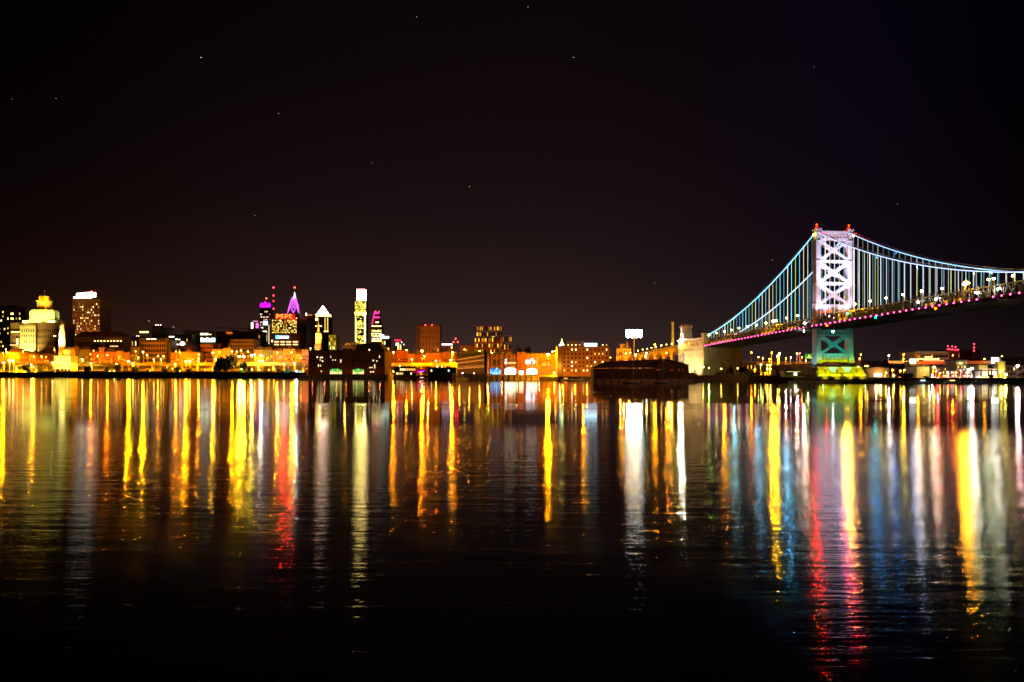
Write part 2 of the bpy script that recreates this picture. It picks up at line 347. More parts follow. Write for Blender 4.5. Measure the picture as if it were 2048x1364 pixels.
# legs
for s in (-1, 1):
    m = MB(); c = s*12.5
    secs = [(10.9, 3.5, 5.6), (13, 2.4, 4.4), (19, 1.75, 3.3), (41, 1.6, 2.9), (108.6, 1.45, 2.3)]
    for (za, wa, da), (zz, wb, db) in zip(secs, secs[1:]):
        m.taper((c-wa, c+wa, -da, da), (c-wb, c+wb, -db, db), za, zz)
        for q in (-.55, 0, .55): m.taper((c+q*wa-.22, c+q*wa+.22, -da-.22, -da), (c+q*wb-.18, c+q*wb+.18, -db-.2, -db), za, zz)
        for q in (-.5, .5): m.taper((c-wa-.2, c-wa, q*da-.3, q*da+.3), (c-wb-.2, c-wb, q*db-.3, q*db+.3), za, zz)
    for z in (46, 56, 70.7, 86.6, 101): m.box(c-2.0, c+2.0, -3.1, 3.1, z-.3, z+.3)
    m.box(c-2.4, c+2.4, -3.4, 3.4, 108.6, 109.6); m.cone((c, 0), 1.6, .5, 109.6, 111.4, 10)
    m.build('leg', BLUEMETAL, BR)
    b = MB().ball((0, 0, 0), .62).build('beacon', emat((1, .03, .0), 14), BR, (c, -.3, 112.6)); b['label'] = 'red aircraft warning beacon on the tower top'; light('beacon_lamp', 'POINT', BR, (c, -.3, 112.6), 62000, (1, .004, 0), .75)
    b = MB().ball((0, 0, 0), .75).build('saddle_lamp', emat((1, .6, .06), 60), BR, (c+s*2.9, -1.5, 105.2))
# braces
def xbrace(z0, z1, w=1.75):
    m = MB(); xi = 10.6
    for y in (-2.0, 2.0):
        m.beam((-xi, y, z0), (xi, y, z1), w, .8); m.beam((-xi, y+.02, z1), (xi, y+.02, z0), w, .78)
        zc_ = (z0+z1)/2; m.taper((-2.4, 2.4, y-.5, y+.5), (-1.4, 1.4, y-.5, y+.5), zc_, zc_+2.0); m.taper((-1.4, 1.4, y-.5, y+.5), (-2.4, 2.4, y-.5, y+.5), zc_-2.0, zc_)
        for s in (-1, 1):
            for (za, zd) in ((z0, 1), (z1, -1)): m.prism([(s*xi, za), (s*(xi-2.2), za), (s*xi, za+zd*2.8)][::(1 if s*zd < 0 else -1)], y-.45, y+.45)
    m.build('cross_brace', BLUEMETAL, BR)
for z0, z1 in ((87.6, 100.8), (71.8, 85.0), (56.0, 69.4), (20.2, 33.6)): xbrace(z0, z1)
def strut(z, h=1.7): MB().box(-10.7, 10.7, -2.6, -1.4, z-h/2, z+h/2).box(-10.7, 10.7, 1.4, 2.6, z-h/2, z+h/2).box(-10.7, 10.7, -1.4, 1.4, z-h/2, z-h/2+.3).build('strut', BLUEMETAL, BR)
for z in (86.4, 70.6, 54.6): strut(z)
def portal(z0, z1, cells=8, arch=0., top=0.):
    m = MB(); w = 21.4/cells
    for y in (-2.3, 2.3):
        m.box(-10.7, 10.7, y-.5, y+.5, z0, z0+(z1-z0)*.24); m.box(-10.7, 10.7, y-.5, y+.5, z1-(z1-z0)*.24, z1)
        a, b = z0+(z1-z0)*.2, z1-(z1-z0)*.2
        for i in range(cells):
            x = -10.7+i*w; m.beam((x, y, a), (x+w, y, b), .5, .5); m.beam((x, y+.03, b), (x+w, y+.03, a), .5, .47); m.box(x-.25, x+.25, y-.3, y+.3, a, b)
        if arch:
            for i in range(12):
                x0, x1 = -10.7+21.4*i/12, -10.7+21.4*(i+1)/12
                f = lambda x: z0-arch*(abs(x)/10.7)**2.5
                m.prism([(x0, f(x0)), (x1, f(x1)), (x1, z0+.05), (x0, z0+.05)], y-.5, y+.5)
    m.build('portal_truss', BLUEMETAL, BR)
portal(101.4, 108.0, 8); portal(49.5, 54.0, 8); portal(33.2, 37.6, 8); portal(14.4, 20.6, 7, 4.0)
# stiffening trusses, deck, floor beams
PAN = 6.25
ys = []; y = Y1
while y > Y0: ys.append(y); y -= PAN
for s in (-1, 1):
    m = MB(); c = s*13.8
    for a, b in zip(ys, ys[1:]):
        za, z2 = zb(a), zb(b)
        m.beam((c, a, za+6.3), (c, b, z2+6.3), .75, .7); m.beam((c, a, za+.1), (c, b, z2+.1), .8, .7)
        mid = (a+b)/2; zm = zb(mid)
        m.beam((c, a, za+.3), (c, mid, zm+6.1), .45, .4); m.beam((c, mid, zm+6.1), (c, b, z2+.3), .45, .4); m.box(c-.22, c+.22, a-.2, a+.2, za+.4, za+6.0)
    m.build('stiffening_truss', DECK, BR)
m = MB(); rls = {-1: MB(), 1: MB()}
for a, b in zip(ys, ys[1:]):
    za, z2 = zb(a), zb(b)
    m.add([(-13.3,a,za+4.4),(13.3,a,za+4.4),(13.3,b,z2+4.4),(-13.3,b,z2+4.4),(-13.3,a,za+5.0),(13.3,a,za+5.0),(13.3,b,z2+5.0),(-13.3,b,z2+5.0)], [(0,1,2,3),(7,6,5,4),(0,4,5,1),(2,6,7,3),(0,3,7,4),(1,5,6,2)])
    for s in (-1, 1):
        x0, x1 = sorted((s*14.2, s*17.5))
        m.add([(x0,a,za-.3),(x1,a,za-.3),(x1,b,z2-.3),(x0,b,z2-.3),(x0,a,za+.5),(x1,a,za+.5),(x1,b,z2+.5),(x0,b,z2+.5)], [(0,1,2,3),(7,6,5,4),(0,4,5,1),(2,6,7,3),(0,3,7,4),(1,5,6,2)])
    m.beam((-17, a, za-.8), (17, a, za-.8), 1.4, .5)
    m.beam((-13.3, a, za-1.0), (13.3, b, z2-1.0), .4, .4)
    for s in (-1, 1):
        x = s*16.9; rl = rls[s]; rl.beam((x, a, za+7.6), (x, b, z2+7.6), .14, .14); rl.beam((x, a, za+6.9), (x, b, z2+6.9), .12, .12); rl.box(x-.09, x+.09, a-.09, a+.09, za+.5, za+7.6)
m.build('deck', DECK, BR); [q.build('walkway_railing', DECK, BR) for q in rls.values()]
# cables, with glowing tubes added to make them look lit
def cable_pts(c, y0, y1, n, dz=0.): return [(c, y0+(y1-y0)*i/n, zc(y0+(y1-y0)*i/n)+dz) for i in range(n+1)]
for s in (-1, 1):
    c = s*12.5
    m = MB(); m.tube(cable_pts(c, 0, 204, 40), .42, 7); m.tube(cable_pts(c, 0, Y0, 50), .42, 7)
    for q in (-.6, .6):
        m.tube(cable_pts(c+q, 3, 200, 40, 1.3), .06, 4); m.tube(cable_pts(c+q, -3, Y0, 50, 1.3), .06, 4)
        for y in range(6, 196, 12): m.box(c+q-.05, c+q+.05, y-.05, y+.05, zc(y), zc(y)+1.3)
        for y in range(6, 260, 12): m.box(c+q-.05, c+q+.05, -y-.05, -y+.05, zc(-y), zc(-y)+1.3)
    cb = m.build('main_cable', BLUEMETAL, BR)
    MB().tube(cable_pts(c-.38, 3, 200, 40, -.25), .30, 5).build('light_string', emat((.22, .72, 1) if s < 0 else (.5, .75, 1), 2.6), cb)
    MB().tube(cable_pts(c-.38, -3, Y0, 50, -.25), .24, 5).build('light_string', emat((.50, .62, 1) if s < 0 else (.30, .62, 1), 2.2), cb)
# suspenders, each with an added glowing tube in place of floodlighting
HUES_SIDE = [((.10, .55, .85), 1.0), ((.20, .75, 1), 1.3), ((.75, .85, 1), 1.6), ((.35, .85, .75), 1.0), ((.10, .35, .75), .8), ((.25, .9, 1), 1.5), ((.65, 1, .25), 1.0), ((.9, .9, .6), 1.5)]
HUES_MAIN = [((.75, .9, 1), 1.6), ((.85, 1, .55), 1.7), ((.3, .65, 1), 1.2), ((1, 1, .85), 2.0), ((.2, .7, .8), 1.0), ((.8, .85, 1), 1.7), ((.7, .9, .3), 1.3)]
far_susp = MB(); fmats = [BLUEMETAL]; nsus = 0
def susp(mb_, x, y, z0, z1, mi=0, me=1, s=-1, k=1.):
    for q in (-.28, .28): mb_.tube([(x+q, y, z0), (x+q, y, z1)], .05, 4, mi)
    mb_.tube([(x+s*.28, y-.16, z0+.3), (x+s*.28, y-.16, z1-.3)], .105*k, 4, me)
order = [(-1, -1, i) for i in range(1, 41)]+[(-1, 1, i) for i in range(1, 34)]+[(1, -1, i) for i in range(1, 32)]+[(1, 1, i) for i in range(1, 31)]
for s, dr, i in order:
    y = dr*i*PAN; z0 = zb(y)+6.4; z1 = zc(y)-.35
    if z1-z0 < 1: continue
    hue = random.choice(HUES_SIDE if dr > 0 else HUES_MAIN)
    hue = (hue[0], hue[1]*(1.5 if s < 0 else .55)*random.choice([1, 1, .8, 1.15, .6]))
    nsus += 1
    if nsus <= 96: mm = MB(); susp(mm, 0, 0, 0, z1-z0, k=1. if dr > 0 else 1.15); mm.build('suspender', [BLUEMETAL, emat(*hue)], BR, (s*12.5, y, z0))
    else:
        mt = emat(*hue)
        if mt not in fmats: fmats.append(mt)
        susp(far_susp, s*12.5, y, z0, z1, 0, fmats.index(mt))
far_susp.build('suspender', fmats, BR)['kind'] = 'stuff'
# pink lights along the lower chord
pk = MB().ball((0, 0, 0), .42).build('marker_light', emat((1, .06, .32), 26), BR, (-17.6, 6.25*1.5, zb(6.25*1.5)))
pk.data.materials[0] = emat((1, .04, .24), 22)
for i in list(range(-41, 32)):
    y = (i+.5)*PAN
    if i == 1 or -.5 < i+.5 < 1.2 or i == -30: continue
    c = pk.copy(); col.objects.link(c); c.parent = BR; c.location = (-17.6, y, zb(y))
# lights inside the truss and working lights under the deck, each where the photograph shows one
def on_bridge(name, px, py, lx, c, s, r=.45):
    ly, z = solve(px, py, lx)
    o = MB().ball((0, 0, 0), r).box(-.12, .12, .2, .9, -.12, .12, 1).build(name, [emat(c, s, s > 400), POLE], BR, (lx, ly, z)); return o
for px, py in ((1609, 646), (1608, 662), (1836, 604), (1872, 598), (1952, 585), (1996, 578)): on_bridge('truss_lamp', px, py, -14.6, (1, .93, .7), 500, .5)
for px, py, c in ((1654, 651, (1, .02, 0)), (1871, 617, (1, .03, 0)), (1751, 635, (0, .75, .6)), (1695, 627, (0, .9, .35)), (1666, 663, (.85, .9, 1))): on_bridge('signal_lamp', px, py, -17.9, c, 120, .55)
for px, py in ((1641, 625), (1647, 624), (1652, 623.5), (1657, 623), (1662, 622)): on_bridge('signal_lamp', px, py, -12.9, (1, .03, 0), 14, .5)
for px, py in ((1658, 632), (1676, 630), (1700, 627), (1668, 636)): on_bridge('truss_lamp', px, py, -13, (1, .55, .6) if px < 1670 else (1, .6, .2), 25, .5)
# warm glowing panels set behind the truss lattice
for pxs in ((1417, 1445), (1440, 1462), (1522, 1546), (1672, 1690), (1848, 1868), (1880, 1898), (1905, 1920), (1573, 1590)):
    ya, yb = solve(pxs[0], 0, -13)[0], solve(pxs[1], 0, -13)[0]
    MB().beam((-12.2, ya, zb(ya)+2.3), (-12.2, yb, zb(yb)+2.3), 1.5, .1).build('lit_walkway_panel', emat((1, .38, .03), 1.1 if pxs[0] != 1880 else .8), BR)
# bluish lamps added on the main cables to tint the river reflections
for s, y, c_, P in ((-1, 42, (.03, .30, .7), 18), (-1, 92, (.05, .4, .8), 9), (-1, 140, (.2, .7, 1), 8), (-1, -40, (.12, .2, .8), 8), (-1, -78, (.02, .20, .6), 7), (-1, -120, (.25, .35, .7), 5), (1, -60, (.02, .2, .6), 4), (1, -150, (.4, .7, .5), 6), (-1, -170, (.5, .7, .4), 5)):
    MB().cone((0, 0), .3, .45, -.3, .3, 8).ball((0, 0, .35), .3, 1).build('cable_lamp', [POLE, emat(c_, 6)], BR, (s*12.5-1.0, y, zc(y)-1.6))
    light('cable_lamp_bulb', 'POINT', BR, (s*12.5-1.6, y-.8, zc(y)-2.2), P*1000, c_, .5)
# floodlights
def flood(parent, loc, target, energy, color, angle=70, size=.5):
    MB().box(-.5, .5, -.4, .4, -.5, -.1).cone((0, 0), .12, .12, -1.6, -.4, 6).build('floodlight', POLE, parent, (loc[0], loc[1], loc[2]-.3))
    light('floodlight_lamp', 'SPOT', parent, loc, energy, color, size, target, angle, .7)
LIL = (.97, .76, 1.)
for x in (-9.5, 9.5):
    flood(BR, (x*.5, -26, zb(-26)+8), (x*.4, 0, 86), 320000, LIL, 50)
    flood(BR, (x, -12, zb(-12)+8), (x*.6, 0, 64), 26000, (1, .7, .95), 80)
flood(BR, (-17, -10, zb(0)+8), (-13.8, 0, 62), 24000, (1, .72, .85), 70)
flood(BR, (17, -12, zb(0)+8), (13, 0, 75), 20000, (.75, .6, 1), 70)
flood(BR, (-27+10, 9, zb(9)+8), (-14.5, 1, 62), 16000, (1, .55, .5), 60)
for x in (-6, 6): flood(BR, (x, -13.5, 7.4), (x*.8, -1, 18), 12000, (.0, .85, .50), 85)
flood(BR, (-3, -14, 7.4), (0, -1, 29), 5000, (.0, .7, .55), 60)
for x in (-12.5, 12.5): flood(BR, (x, -14.4, 7.4), (x, -3, 22), 11000, (.25, 1, .22) if x > 0 else (.5, 1, .4), 34)
flood(BR, (-22, -6, 7.4), (-15, 0, 20), 8000, (.3, 1, .9), 60)
for x in (-14, -5, 5, 14): flood(BR, (x, -24, 3.2), (x, -9, 7.5), 40000, (.9, 1, .0), 50)
m = MB(); m.box(-18, 18, -25.5, -22.5, -1, 1.6)
for i in range(10): m.cone((-17+i*3.8, -26), .35, .3, -1, 2.2, 6)
m.build('light_dolphin', WOOD, BR)
for x in (-16, 0, 16): light('stripe_lamp', 'POINT', BR, (x, -15.9, 4.6), 160, (.5, 1, .4), .2)

# ------------------------------------------------------------------ anchorage and approach viaduct
AW = thing('bridge_anchorage', 'massive floodlit granite anchorage with pavilion tower and balustrade at the shore end', 'anchorage', BW(0, 200, 3), BRZ)
m = MB(); m.box(-16.6, 20, .4, 66, 0, 27)
m.box(-17.2, 20.4, 0, 66.2, 26.2, 27.4); m.box(-17, 20.2, .2, 66.1, 0, 2.2)
for x in (-12, -3, 6, 15): m.box(x, x+2.2, -.2, .6, 2.2, 26.2)
m.box(1.2, 2.0, -.25, .6, 9, 14)
m.build('wall', GRAN, AW)
m = MB(); m.box(-17.6, -13.2, -.7, 5, 0, 39.5); m.box(-18, -12.8, -1.1, 5.4, 38.4, 40.2); m.box(15.5, 20.6, -.8, 5, 0, 28); m.build('pillar', GRAN, AW)
m = MB(); m.box(-17.4, -16.0, 5, 53, 27.4, 29); m.box(-17.5, -15.8, 5, 53, 34.6, 36.2)
for i in range(9): y = 7+i*5.4; m.box(-17.3, -16.2, y, y+1.7, 29, 34.6)
m.build('balustrade', GRAN, AW)
MB().box(-14.5, -14.2, 6, 52, 28.5, 34.8).build('lit_gallery_wall', pmat('gallery_wall', (.5, .3, .1)), AW)
light('gallery_lamp', 'POINT', AW, (-15.5, 18, 31.5), 2600, (1, .62, .12), .3); light('gallery_lamp', 'POINT', AW, (-15.5, 38, 31.5), 2600, (1, .62, .12), .3)
m = MB(); x0, x1, ya, yb = -17.8, -6.8, 53, 64.5
m.box(x0, x1, ya, yb, 0, 35); m.taper((x0-.6, x1+.6, ya-.6, yb+.6), (x0+.6, x1-.6, ya+.6, yb-.6), 34, 38)
m.box(x0+1, x1-1, ya+1, yb-1, 38, 43)
for i in range(5): x = x0+1.6+i*1.75; m.box(x, x+.8, ya+1.2, yb-1.2, 43, 48)
for i in range(5): y = ya+1.6+i*1.85; m.box(x0+1.2, x1-1.2, y, y+.8, 43, 48)
m.box(x0+.6, x1-.6, ya+.6, yb-.6, 48, 49.5); m.box(x0+1.6, x1-1.6, ya+1.6, yb-1.6, 49.5, 51.2)
m.build('pavilion_tower', GRAN, AW)
flood(AW, (-31, 14, 1.6), (-17, 13, 13), 110000, (1, .86, .36), 95); flood(AW, (-31, 36, 1.6), (-17, 36, 13), 110000, (1, .86, .36), 95)
flood(AW, (-12, 42, 28.2), (-12, 53, 42), 7000, (.9, 1, .75), 80)
flood(AW, (-30, 47, 1.6), (-15, 55, 20), 60000, (.75, 1, .78), 60)
flood(AW, (-36, 66, 1.6), (-17, 60, 30), 70000, (1, .30, .01), 60)
flood(AW, (-14, -22, 1.6), (-14, 0, 16), 4000, (.8, .9, .35), 90)
flood(AW, (6, -26, 1.6), (4, 0, 8), 2500, (1, .2, .01), 110)
flood(AW, (-24, -8, 1.6), (-15.5, 0, 34), 16000, (1, .85, .45), 60)

va, z0v = solve(1362, 689, -15); vb, z1v = solve(1217, 719, -15)
AV = thing('approach_viaduct', 'long arched approach viaduct climbing from the streets to the bridge', 'viaduct', BW(0, 266, 3), BRZ)
def zv(y): return z0v+(z1v-z0v)*(y-va)/(vb-va)-3
Ls = []; y = 266.
while y < vb: Ls.append(y); y += 26.
dk = MB(); ars = {-14.9: MB(), 13.7: MB()}; pp = MB()
for a, b in zip(Ls, Ls[1:]+[vb]):
    za, z2 = zv(a), zv(b); a_, b_ = a-266, b-266
    dk.add([(-15,a_,za-3.2),(15,a_,za-3.2),(15,b_,z2-3.2),(-15,b_,z2-3.2),(-15,a_,za-1.4),(15,a_,za-1.4),(15,b_,z2-1.4),(-15,b_,z2-1.4)], [(0,1,2,3),(7,6,5,4),(0,4,5,1),(2,6,7,3),(0,3,7,4),(1,5,6,2)])
    dk.beam((-15.6, a_, za-2.4), (-15.6, b_, z2-2.4), 1.4, 1.0)
    pp.beam((-15.3, a_, za-.6), (-15.3, b_, z2-.6), 1.6, .5)
    for x in (-14.9, 13.7):
        ar = ars[x]
        ar.box(x, x+1.2, a_, a_+3.4, 0, za-3.2)
        for k in range(8):
            ya, yb = a_+3.4+(b_-a_-3.4)*k/8, a_+3.4+(b_-a_-3.4)*(k+1)/8
            f = lambda t: (za-3.2-9)+8.2*sqrt(max(0, 1-((t-(a_+3.4+b_)/2)/((b_-a_-3.4)/2))**2))
            zt = min(za, z2)-3.2
            ar.prismx([(ya, max(1, f(ya))), (yb, max(1, f(yb))), (yb, zt), (ya, zt)], x+.1, x+1.1)
dk.build('deck', CONC, AV); [q.build('arch', pmat('viaduct_stone', (.5, .34, .2)), AV) for q in ars.values()]; pp.build('parapet', CONC, AV)
for ly in (300, 345, 395, 450): flood(AV, (-36, ly-266, 1.6), (-15, ly-266, 14), 150000, (1, .30, .004), 110)

# ------------------------------------------------------------------ lamps: (column, row, colour, power class)
COLS = {'o': ((1, .20, .0003), (1, .42, .03)), 'y': ((1, .335, .0005), (1, .70, .10)), 'w': ((1, .58, .012), (1, .82, .20)), 'W': ((1, .93, .82), (1, 1, .95)),
        'g': ((.30, 1, .04), (.4, 1, .3)), 'c': ((.25, .9, 1), (.5, 1, 1)), 'r': ((1, .003, .02), (1, .05, .12)), 'p': ((1, .45, .42), (1, .7, .7)), 'b': ((.2, .45, 1), (.4, .7, 1))}
PW = {0: (900, .4), 1: (9000, .55), 2: (24000, .75), 3: (60000, 1.0), 4: (150000, 1.35)}
LP = 3.4; STREAK_P = 4.0
HEADS = {}
# most lamps shine only down; these are set to streak the river with light
BARE = [(8,'y',190),(22,'y',190),(65,'o',110),(126,'w',14),(181,'o',24),(214.5,'o',28),(257,'y',120),(286,'y',120),(316,'o',14),(350.4,'o',45),(372,'y',160),(397,'o',25),(425.7,'y',50),(464,'y',80),(478.7,'w',120),(487.5,'w',80),
 (503,'w',35),(522,'W',14),(554.4,'y',70),(583,'y',70),(593,'c',30),(776.7,'o',20),(786.8,'o',40),(812.8,'o',10),(844,'o',75),(871.8,'o',8),(903.4,'o',90),(958.9,'o',32),(973.4,'g',7),(1096,'y',160),(1271,'y',20),(1291,'o',8),(1309.7,'o',26),(1333,'o',12),(1361,'W',55),(1418,'g',4),
 (1449,'o',22),(1503,'o',6),(1547,'y',95),(1573,'p',10),(1594.5,'p',12),(1695,'y',85),(1722,'o',5),(1777.8,'W',9),(1807.7,'w',18),(1836,'o',16),(1876,'r',14),(1905.8,'o',6),(1932,'y',34),(1968.7,'o',5),(1944,'W',4),(1988,'o',3),(2004,'W',5),(2035.5,'p',14)]
USED = set()
def lamp(px, py, c, k, D, base, label, name='street_lamp', cat='street lamp', group='street lamps along the far waterfront', mul=1., arm=True, at=None):
    P, r = PW[k]; lc, bc = COLS[c]
    if at: x, y, z = at
    else: x, y, z = X(px, D), D, Z(py, D)
    base = min(base, z-2.5)
    root = thing(name, label, cat, (x, y, base), group=group); h = z-base
    m = MB(); m.cone((0, 1.2 if arm else 0), .28 if h > 9 else .16, .12, 0, h+.5, 8)
    m.cone((0, 1.2 if arm else 0), .4, .32, 0, .6, 8)
    if arm: m.tube([(0, 1.2, h+.4), (0, .7, h+.75), (0, 0, h+.7)], .09, 5)
    m.build('pole', POLE, root)
    kk = (r, c)
    if kk not in HEADS:
        me = MB().ball((0, 0, 0), r, 0, 8, .8).cone((0, 0), r*.9, r*.5, r*.62, r*1.0, 8, 1).build('lamp_head', [emat(bc, 40), POLE], root, (0, 0, h)); HEADS[kk] = me
    else:
        o = HEADS[kk].copy(); col.objects.link(o); o.parent = root; o.location = (0, 0, h)
    b = min(BARE, key=lambda q: abs(q[0]-px))
    if abs(b[0]-px) < 2.2 and b[0] not in USED:
        USED.add(b[0]); light('lamp_bulb', 'POINT', root, (0, 0, h-.05), b[2]*1000*STREAK_P, COLS[b[1]][0], r*1.12)
    elif c == 'r' and k == 0: light('lamp_bulb', 'POINT', root, (0, 0, h-.05), P*mul, lc, r*1.12)
    else: light('lamp_bulb', 'SPOT', root, (0, 0, h-r*1.3), P*mul*LP, lc, r*.6, (0, 0, -50), 158, .25)
    return root
def lamps(rows, zone, D, base, **kw):
    rows = sorted(rows)
    for i, q in enumerate(rows):
        px, py, c, k = q[:4]; mul = q[4] if len(q) > 4 else 1.
        d = D(px) if callable(D) else D
        cn = {'o': 'orange', 'y': 'golden', 'w': 'warm white', 'W': 'white', 'g': 'green', 'c': 'cyan', 'r': 'red', 'p': 'pinkish white', 'b': 'blue'}[c]
        bz = base(px) if callable(base) else base
        lamp(px, py, c, k, d, bz, '%s%s lamp, %s from left %s' % ('very bright ' if k > 2 else '', cn, ordn(i+1), zone), mul=mul, **kw)
# high-mast and highway lamps on the left bank (they stand on the elevated highway)
HIGH = [(11.7,699,'y',2),(13,705,'y',1),(6,706,'o',1),(46,702,'y',2),(28.6,708.4,'o',1),(109,700,'o',1),(67.7,713,'y',2),(83,713,'y',2),(92,713.6,'o',1),(129,703,'w',2),
 (187,701,'o',1),(195.5,711.6,'y',2),(214.5,710,'y',2),(181,708,'o',1),(238.7,713.6,'o',1),(271,702,'w',1),(286,704,'w',3),(294,710,'y',2),(277,715,'y',1),
 (359.6,705,'y',2),(352,703,'o',1),(397.5,709,'y',2),(425.7,705.6,'w',3),(438.6,704,'y',1),(316,712,'y',2),(327,712.5,'y',2),(464,703,'y',2),(473.4,703,'y',2),(482,700.6,'y',2),(496,703,'y',2),
 (554.4,704.6,'y',2,2),(583,704.6,'y',2,2),(535,716,'o',1),(602,716,'y',1)]
lamps(HIGH, 'in the high row above the left highway', lambda p: Dq(p)+88, 18)
LOW = [(18.5,721,'w',4,1.6),(26,721,'w',4,1.6),(7,725.7,'y',4,2),(105,725.7,'w',3),(110,717.6,'w',3),(117,716,'w',3),(126,718,'w',3),(132,715,'w',3),(164.5,719,'w',3),(182,727,'y',3),(233,727.7,'y',2),
 (257,722.5,'y',4,1.3),(265.7,727.3,'y',4),(308,719,'w',2),(322,719,'w',2),(350.4,728,'y',3),(372,723,'y',4,1.6),(379.4,723,'y',4),(397,717,'y',2),(396,722.5,'y',2),(430.6,718.5,'y',3),
 (478.7,713,'w',4,1.5),(487.5,713,'w',4),(503,711,'W',4),(509.5,709,'w',3),(522,711,'W',3),(519,722,'y',3),(525,722,'y',3),(567.6,728,'y',3),(588.7,726.5,'y',4)]
lamps(LOW, 'in the low row on the left bank', lambda p: Dq(p)+52, 3, group='low street lamps on the left bank')
FRONT = [(220,742.6,'w',1),(228,742,'w',1),(66,734,'o',3,.9),(483,738.5,'g',1),(593,742,'c',2),(538,740,'y',1),(519,740,'y',1),(504,739,'y',1),(345,737,'o',1),(62,729,'W',1),(410,740,'o',1),(548,737,'o',2),(300,741,'o',1),(360,742,'o',1)]
lamps(FRONT, 'close behind the dark quay wall', lambda p: Dq(p)+20, 3, group='small lamps behind the quay wall', arm=False)
PIER = [(606.6,748),(628.6,748),(653.2,748),(657.6,748),(676,748),(694.6,748),(712.2,748),(731,748),(734.6,748),(752.7,748),(769.8,748)]
lamps([(a, b, 'r', 0, 2.2) for a, b in PIER], 'along the edge of the dark brick pier hall', lambda p: Dq(p)+5, 3, group='red lamps along the pier hall', arm=False, name='pier_lamp', cat='pier lamp')
MID = [(660.7,703,'y',3),(786.8,704.6,'y',3),(776.7,718.6,'y',3),(812.8,700,'y',2),(844,702,'y',4),(848.4,712,'y',2),(823.8,718.6,'y',2),(799.6,731.4,'y',2),(871.8,721.7,'y',2),(874.4,732.3,'y',2),(884,732.7,'y',1),(901,720.4,'y',3),(905.6,705,'y',3,1.6),(903.4,695,'y',1),
 (929,698.7,'y',1),(958.9,702,'y',2),(983.9,706,'y',2),(1069.4,706.8,'o',1),(1082,710,'y',2),(1096,709,'y',4,1.8),(1104.8,703.5,'y',2),(1088,719.7,'y',2),(621,696.6,'p',1),(734,718,'y',1)]
lamps(MID, 'on tall poles behind the pier halls', lambda p: 812 if abs(p-1096) < 1 else Dq(p)+112, lambda p: 4 if abs(p-1096) < 1 else 3, group='tall lamps behind the piers')
MLOW = [(786.4,743,'y',1),(800.5,743,'y',1),(815.4,742.4,'y',1),(772.8,743,'y',1),(780.7,754,'p',0),(891,755.6,'p',0),(840,741,'o',1),(865,744,'W',0),(880,744,'W',0),(973.4,699.5,'g',2,1.2),(1108.9,745.5,'y',2),(1120,739,'y',1),(1149,747,'y',1),(1173.4,740,'y',2),(1170,735,'o',1),(1110.5,702,'y',1),(925,746,'p',0),(948,747,'p',0)]
lamps(MLOW, 'at the water between pier hall and long shed', lambda p: Dq(p)+9, 3, group='waterfront lamps in the middle', arm=False)
VL = [(1271,710,'y',3),(1291,713,'y',2),(1292.7,706,'c',1),(1309.7,689,'o',2),(1333,706,'o',2),(1250.8,756.8,'p',0),(1406.5,734,'y',1),(1442.4,737.4,'y',1,.4),(1475.5,736.6,'y',1,.6),(1418,736,'g',0)]
lamps([v for v in VL if v[0] < 1340], 'beside the approach viaduct', lambda p: 860, 3, group='lamps beside the approach viaduct')
lamps([v for v in VL if v[0] > 1340], 'at the foot of the anchorage', lambda p: 812, 3, group='lamps at the foot of the anchorage', arm=False)
RT = [(1502.8,705,'o',2),(1517,714.4,'y',1),(1526,716.5,'y',1),(1539,717.8,'y',1),(1543.5,705.3,'o',2),(1556,712,'y',4,1.4),(1559,707,'y',3),(1572,716.5,'o',1),(1581.6,715,'p',1),(1594.5,707,'o',2),(1600,706,'r',1),(1604,714.4,'o',1),(1612,721.5,'y',1),(1609,729.4,'y',1),
 (1722,709,'o',1),(1719,716.5,'o',1),(1777.8,710.8,'W',2,1.5),(1807.7,708.6,'o',1),(1807,718,'o',1),(1836,718.7,'y',2),(1876,717.8,'y',2),(1905.8,710.6,'o',1),(1968.7,718,'o',2),(2004,712.5,'o',1)]
lamps(RT, 'on the road viaduct behind the tower', 960, 14, group='lamps on the elevated road behind the tower')
RL = [(1510,739,'o',2),(1535,730,'y',1),(1540.5,730,'y',1),(1534.7,737.7,'y',1),(1541,737.7,'w',1),(1522,729,'g',1),(1531,745.6,'o',1),(1716.7,733.6,'y',1),(1731,732,'o',1),(1735,732,'y',1),(1772,745.5,'y',1),(1785.7,739.8,'o',1),(1788,751,'w',1),(1801,741.5,'o',1),(1808.6,739.8,'y',1),(1868,734.5,'y',2),(1864.4,750.3,'W',1),(1944,737,'W',3),(1936.5,739,'W',2),(2035.5,731.6,'p',3),(2011.6,748.7,'w',3),(2003,742,'y',3),(1880,746,'o',1),(1895,744,'o',1),(1912,745,'o',1),(1922,742,'r',1),(1897,748,'r',0),(1873,742,'r',1,2.)]
lamps(RL, 'on the bank right of the anchorage', lambda p: Dq(p)+(70 if p < 1740 else 21), 3, group='lamps on the right bank')
RQ = [(1831,760.4,'p',0),(1836.7,760.4,'y',0),(1851.6,760.4,'c',0),(1875,760.4,'p',0),(1875.8,755.6,'r',0),(1900,760,'y',0),(1925,760,'W',0),(1951.5,761,'y',0),(1974.4,761,'W',0),(2025,761,'y',0),(1808,761,'y',0),(2042,760,'p',0),(1816,760.5,'W',0),(1843,760.6,'o',0),(1862,760.3,'o',0),(1888,760.2,'p',0),(1912,760.6,'o',0),(1938,760.4,'o',0),(1963,760.5,'p',0),(1988,760.5,'o',0),(2011,760.8,'y',0)]
lamps([(a, b, c, k, 2.) for a, b, c, k in RQ], 'low on the right-hand pier edge', lambda p: Dq(p)+1.5, 2.2, group='low lamps on the pier edge', arm=False)
